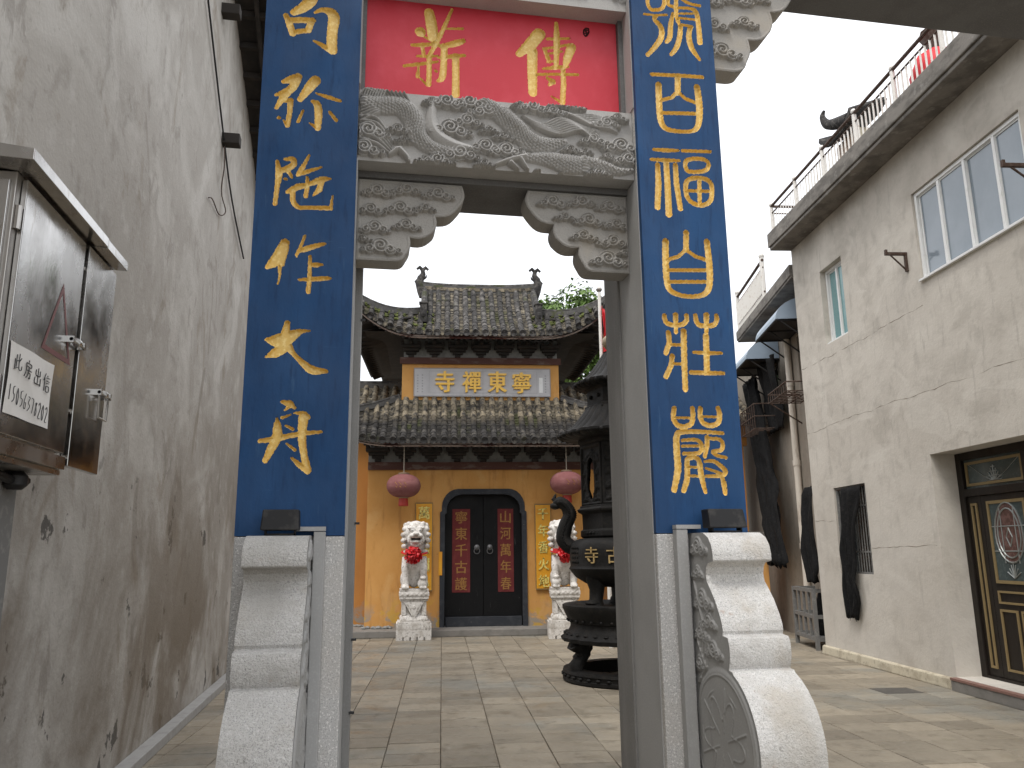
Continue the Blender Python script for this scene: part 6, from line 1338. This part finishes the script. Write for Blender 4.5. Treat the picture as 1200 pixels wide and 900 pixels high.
mb = MB(); mb.tube([(CXF+.012, 4.05, 2.28), (CXF+.028, 4.05, 2.28)], .012, 8); mb.tube([(CXF+.012, 4.05, 3.0), (CXF+.024, 4.05, 3.0)], .010, 8); part('bolt_head', mb, m_steel_r, cb)
mb = MB()
T3 = [(3.64, 2.49), (3.985, 2.49), (3.81, 2.84)]; c3 = (3.81, 2.607)
for a, b in zip(T3, T3[1:]+T3[:1]):
    q = [(CXF+.0255, a[0], a[1]), (CXF+.0255, b[0], b[1]), (CXF+.0255, c3[0]+(b[0]-c3[0])*.80, c3[1]+(b[1]-c3[1])*.80), (CXF+.0255, c3[0]+(a[0]-c3[0])*.80, c3[1]+(a[1]-c3[1])*.80)]; mb.add(q, [(0, 1, 2, 3)])
part('warning_triangle', mb, m_tri, d1)
mb = MB(); mb.lathe([(.03, 0), (.05, -.02), (.05, -.06), (.03, -.08)], 12, c=(-1.55, 3.88, 1.975)); mb.tube([(-1.56, 3.70, 1.95), (-1.55, 3.88, 1.93), (-1.56, 4.02, 1.945)], .02, 8); part('cable_gland', mb, m_black, cb, smooth=40)
for y in (3.84,): mb = MB(); mb.box(X0+.034, X0+.20, y, y+.17, 0, 1.974); part('support_post', mb, m_cage, cb, bevel=.006)
t = thing('paper_notice', 'white paper notice with black handwriting stuck on the steel cabinet', 'notice', (CXF+.03, 3.58, 2.3), world=True)
mb = MB(); P = []
yy0, yy1, zz0, zz1 = 3.345, 3.79, 2.155, 2.445
for z in np.linspace(zz0, zz1, 7): P.append([(CXF+.0265+.003*(1+math.sin(y*22+z*15)), y, z) for y in np.linspace(yy0, yy1, 9)])
mb.sheet(P); part('sheet', mb, m_paper, t, smooth=60)
PEN = {'1': [[(.5, 1), (.45, 0)]], '5': [[(.9, 1), (.3, .95), (.25, .55), (.75, .5), (.8, .2), (.2, 0)]], '0': [[(.5, 1), (.15, .6), (.2, .1), (.6, 0), (.85, .5), (.5, 1)]], '6': [[(.7, 1), (.2, .5), (.25, .05), (.7, .05), (.75, .4), (.25, .4)]],
       '3': [[(.2, .95), (.8, .85), (.4, .55), (.85, .3), (.2, 0)]], '7': [[(.1, .95), (.9, .9), (.5, 0)]], '8': [[(.8, .85), (.3, .8), (.75, .3), (.4, 0), (.25, .25), (.8, .85)]], '2': [[(.2, .8), (.6, 1), (.8, .7), (.15, .05), (.9, .0)]],
       'a': [[(.25, .85), (.25, .15)], [(.02, .08), (.48, .22)], [(.08, .6), (.08, .12)], [(.25, .5), (.42, .55)], [(.85, .75), (.58, .5)], [(.6, .95), (.6, .15), (.95, .15), (.97, .35)]],
       'b': [[(.5, 1), (.55, .88)], [(.2, .82), (.85, .82), (.82, .64), (.2, .64)], [(.2, .82), (.18, .35), (.0, 0)], [(.55, .58), (.6, .48)], [(.3, .42), (.95, .45)], [(.55, .42), (.4, .12), (.25, 0)], [(.55, .28), (.8, .27), (.75, .02), (.6, .06)]],
       'c': [[(.5, 1), (.5, .05)], [(.2, .85), (.2, .55), (.8, .55)], [(.8, .87), (.8, .52)], [(.1, .4), (.1, .05), (.9, .05)], [(.9, .42), (.9, .0)]],
       'd': [[(.25, 1), (.0, .6)], [(.15, .75), (.15, 0)], [(.5, .95), (.6, .88)], [(.35, .8), (.95, .82)], [(.4, .62), (.85, .64)], [(.4, .48), (.85, .5)], [(.4, .3), (.4, 0), (.85, 0), (.85, .3), (.4, .3)]]}
def pen(chs, y0, z0, dy, dz, w, h, r):
    for i, c in enumerate(chs):
        mb = MB()
        for st in PEN[c]: mb.tube(smooth_pts([(CXF+.034, y0+dy*i+q[0]*w+rnd.uniform(-.002, .002), z0+dz*i+q[1]*h+rnd.uniform(-.002, .002)) for q in st], 3), r, 4)
        part('handwriting', mb, m_ink, t)
pen('abcd', 3.385, 2.335, .10, -.008, .07, .075, .0020)
pen('15056378202', 3.36, 2.21, .0375, -.003, .026, .065, .0016)
# ================================================================== the ground
mb = MB(); mb.box(-600, 600, -600, 900, -.6, -.045); o = bpy.data.objects.new('ground', mb.mesh('ground', m_ground)); link(o); tag(o, kind='structure')
PA = math.radians(5.2); cw, chh = .452, .362
pv = MB(); pv.add([(-14, -14, -.016), (14, -14, -.016), (14, 24, -.016), (-14, 24, -.016)], [(0, 1, 2, 3)])
pav = bpy.data.objects.new('courtyard_paving', pv.mesh('courtyard_paving', m_joint)); link(pav); tag(pav, kind='structure'); pav.rotation_euler = (0, 0, -PA)
ca, sa = math.cos(PA), math.sin(PA)
def pw(x, y): return (x*ca+y*sa, -x*sa+y*ca)
Rm = np.array([_r2, _u2, _f])
def pix(X, Y, Z):
    v = Rm @ np.array([X, Y, Z-1.6]); return (600+FPX*v[0]/v[2], 450-FPX*v[1]/v[2], v[2]) if v[2] > .1 else (-9999, 0, -1)
def slab_mesh(w, h, jx, name, mat):
    mb = MB(); e = .004; g = .0030; x0, x1, y0, y1 = -w/2+g, w/2-g, -h/2+g*1.5, h/2-g*1.5
    mb.add([(x0, y0, -.03), (x1, y0, -.03), (x1, y1, -.03), (x0, y1, -.03), (x0, y0, -e), (x1, y0, -e), (x1, y1, -e), (x0, y1, -e), (x0+e, y0+e, 0), (x1-e, y0+e, .0), (x1-e, y1-e, jx), (x0+e, y1-e, jx)],
           [(0, 1, 5, 4), (1, 2, 6, 5), (2, 3, 7, 6), (3, 0, 4, 7), (4, 5, 9, 8), (5, 6, 10, 9), (6, 7, 11, 10), (7, 4, 8, 11), (8, 9, 10, 11)]); return mb
meshes = [slab_mesh(cw, chh, j, 'paving_slab', m_pave).mesh('paving_slab', m_pave) for j in (0, .0012, -.0012)]
dark_m = slab_mesh(cw, chh, 0, 'paving_slab', m_pave_d).mesh('paving_slab', m_pave_d)
cells = []
u_off = .0
for i in range(-16, 26):
    st = rnd.choice((0, 0, .5))*chh*.6+rnd.uniform(-.02, .02) if i % 3 else 0.0
    for j in range(-14, 62):
        x, y = u_off+cw*(i+.5), chh*(j+.5)+st
        X, Y = pw(x, y)
        if Y < -4 or Y > 21 or X < -1.95 or X > 9.5: continue
        # inside the buildings no slab is needed
        hx = (X-BO[0])*math.cos(BA)-(Y-BO[1])*math.sin(BA); hy = (X-BO[0])*math.sin(BA)+(Y-BO[1])*math.cos(BA)
        if hx > .25 and hy < .2: continue
        lx = (X-TO[0])*math.cos(TA)-(Y-TO[1])*math.sin(TA); ly = (X-TO[0])*math.sin(TA)+(Y-TO[1])*math.cos(TA)
        if ly > -.35: continue
        px, py, dd = pix(X, Y, 0)
        vis = dd > 0 and -10 < px < 1210 and py < 912
        if vis and 403 > px > 262: vis = False       # behind the left pillar
        if vis and 726 < px < 905 and py > 700 and dd > 5: vis = (px > 880)
        cells.append((dd if vis else 1e6, x, y, X, Y, px, py))
cells.sort(key=lambda c: c[0])
rest = MB(); nsl = 0
bestd = min(cells, key=lambda c: (c[5]-1050)**2+(c[6]-806)**2)
for c in cells:
    z = rnd.uniform(-.0022, .0022); rx_, ry_ = rnd.uniform(-.003, .003), rnd.uniform(-.003, .003)
    if c[0] < 1e5 and nsl < 299 or c is bestd:
        o = bpy.data.objects.new('paving_slab', dark_m if c is bestd else rnd.choice(meshes)); link(o, pav)
        o.location = (c[1], c[2], z); o.rotation_euler = (rx_, ry_, rnd.choice((0, PI))); nsl += 1
        if c is bestd: tag(o, 'dark iron cover slab in the paving')
    else:
        b = slab_mesh(cw, chh, rnd.uniform(-.0012, .0012), '', None); rest.add([(q[0]+c[1], q[1]+c[2], q[2]+z) for q in b.v], b.f)
o = part('paving_slabs', rest, m_pave_s, pav, kind='stuff')

# ================================================================== the tree behind the temple
def tree(name, label, loc, h, r, nl, seed, leafmat, rz=1.0):
    R = random.Random(seed); t = thing(name, label, 'tree', loc)
    mb = MB(); tips = []
    top = h-r*.9
    mb.tube(smooth_pts([(0, 0, 0), (.08, .04, top*.35), (-.05, .1, top*.7), (.05, 0, top)]), [.26, .20, .16, .12], 10)
    for i in range(14):
        a = R.uniform(0, 2*PI); z0 = top*R.uniform(.62, 1.0); l = r*R.uniform(.55, .95); up = R.uniform(.2, 1.0)
        e = (l*math.cos(a), l*math.sin(a), z0+l*up); m_ = (e[0]*.45, e[1]*.45, z0+l*up*.35)
        mb.tube(smooth_pts([(0, 0, z0), m_, e]), [.09, .06, .025], 7); tips.append(e)
        for k in range(3):
            a2 = a+R.uniform(-1, 1); l2 = r*R.uniform(.25, .45); e2 = (e[0]*.7+l2*math.cos(a2), e[1]*.7+l2*math.sin(a2), e[2]*.85+z0*.15+l2*R.uniform(0, .8)); mb.tube([m_, e2], [.035, .012], 5); tips.append(e2)
    part('trunk', mb, m_bark, t, smooth=60)
    cl = []
    for i in range(70):
        while True:
            q = Vector((R.uniform(-1, 1), R.uniform(-1, 1), R.uniform(-.8, 1)))
            if .35 < q.length < 1: break
        cl.append((Vector((q.x*r, q.y*r, h-r+q.z*r*rz)), r*R.uniform(.16, .30)))
    cl += [(Vector(e), r*R.uniform(.15, .25)) for e in tips]
    mb = MB()
    for i in range(nl):
        c, cr = R.choice(cl); d = Vector((R.gauss(0, 1), R.gauss(0, 1), R.gauss(0, .8))); d = d.normalized()*cr*R.random()**.4; p = c+d
        s_ = R.uniform(.07, .13); n = (d.normalized()+Vector((R.uniform(-.8, .8), R.uniform(-.8, .8), R.uniform(0, 1.2)))).normalized(); a = n.orthogonal().normalized(); a = Matrix.Rotation(R.uniform(0, 6.28), 3, n) @ a; b = n.cross(a)
        mb.add([p-a*s_, p-b*s_*.45+n*.01, p+a*s_, p+b*s_*.45+n*.01], [(0, 1, 2, 3)])
    part('crown', mb, leafmat, t); return t
tree('camphor_tree', 'fresh green tree rising behind the right upturned eave of the temple', (6.35, 25, 0), 9.95, 2.4, 30000, 5, m_leaf)
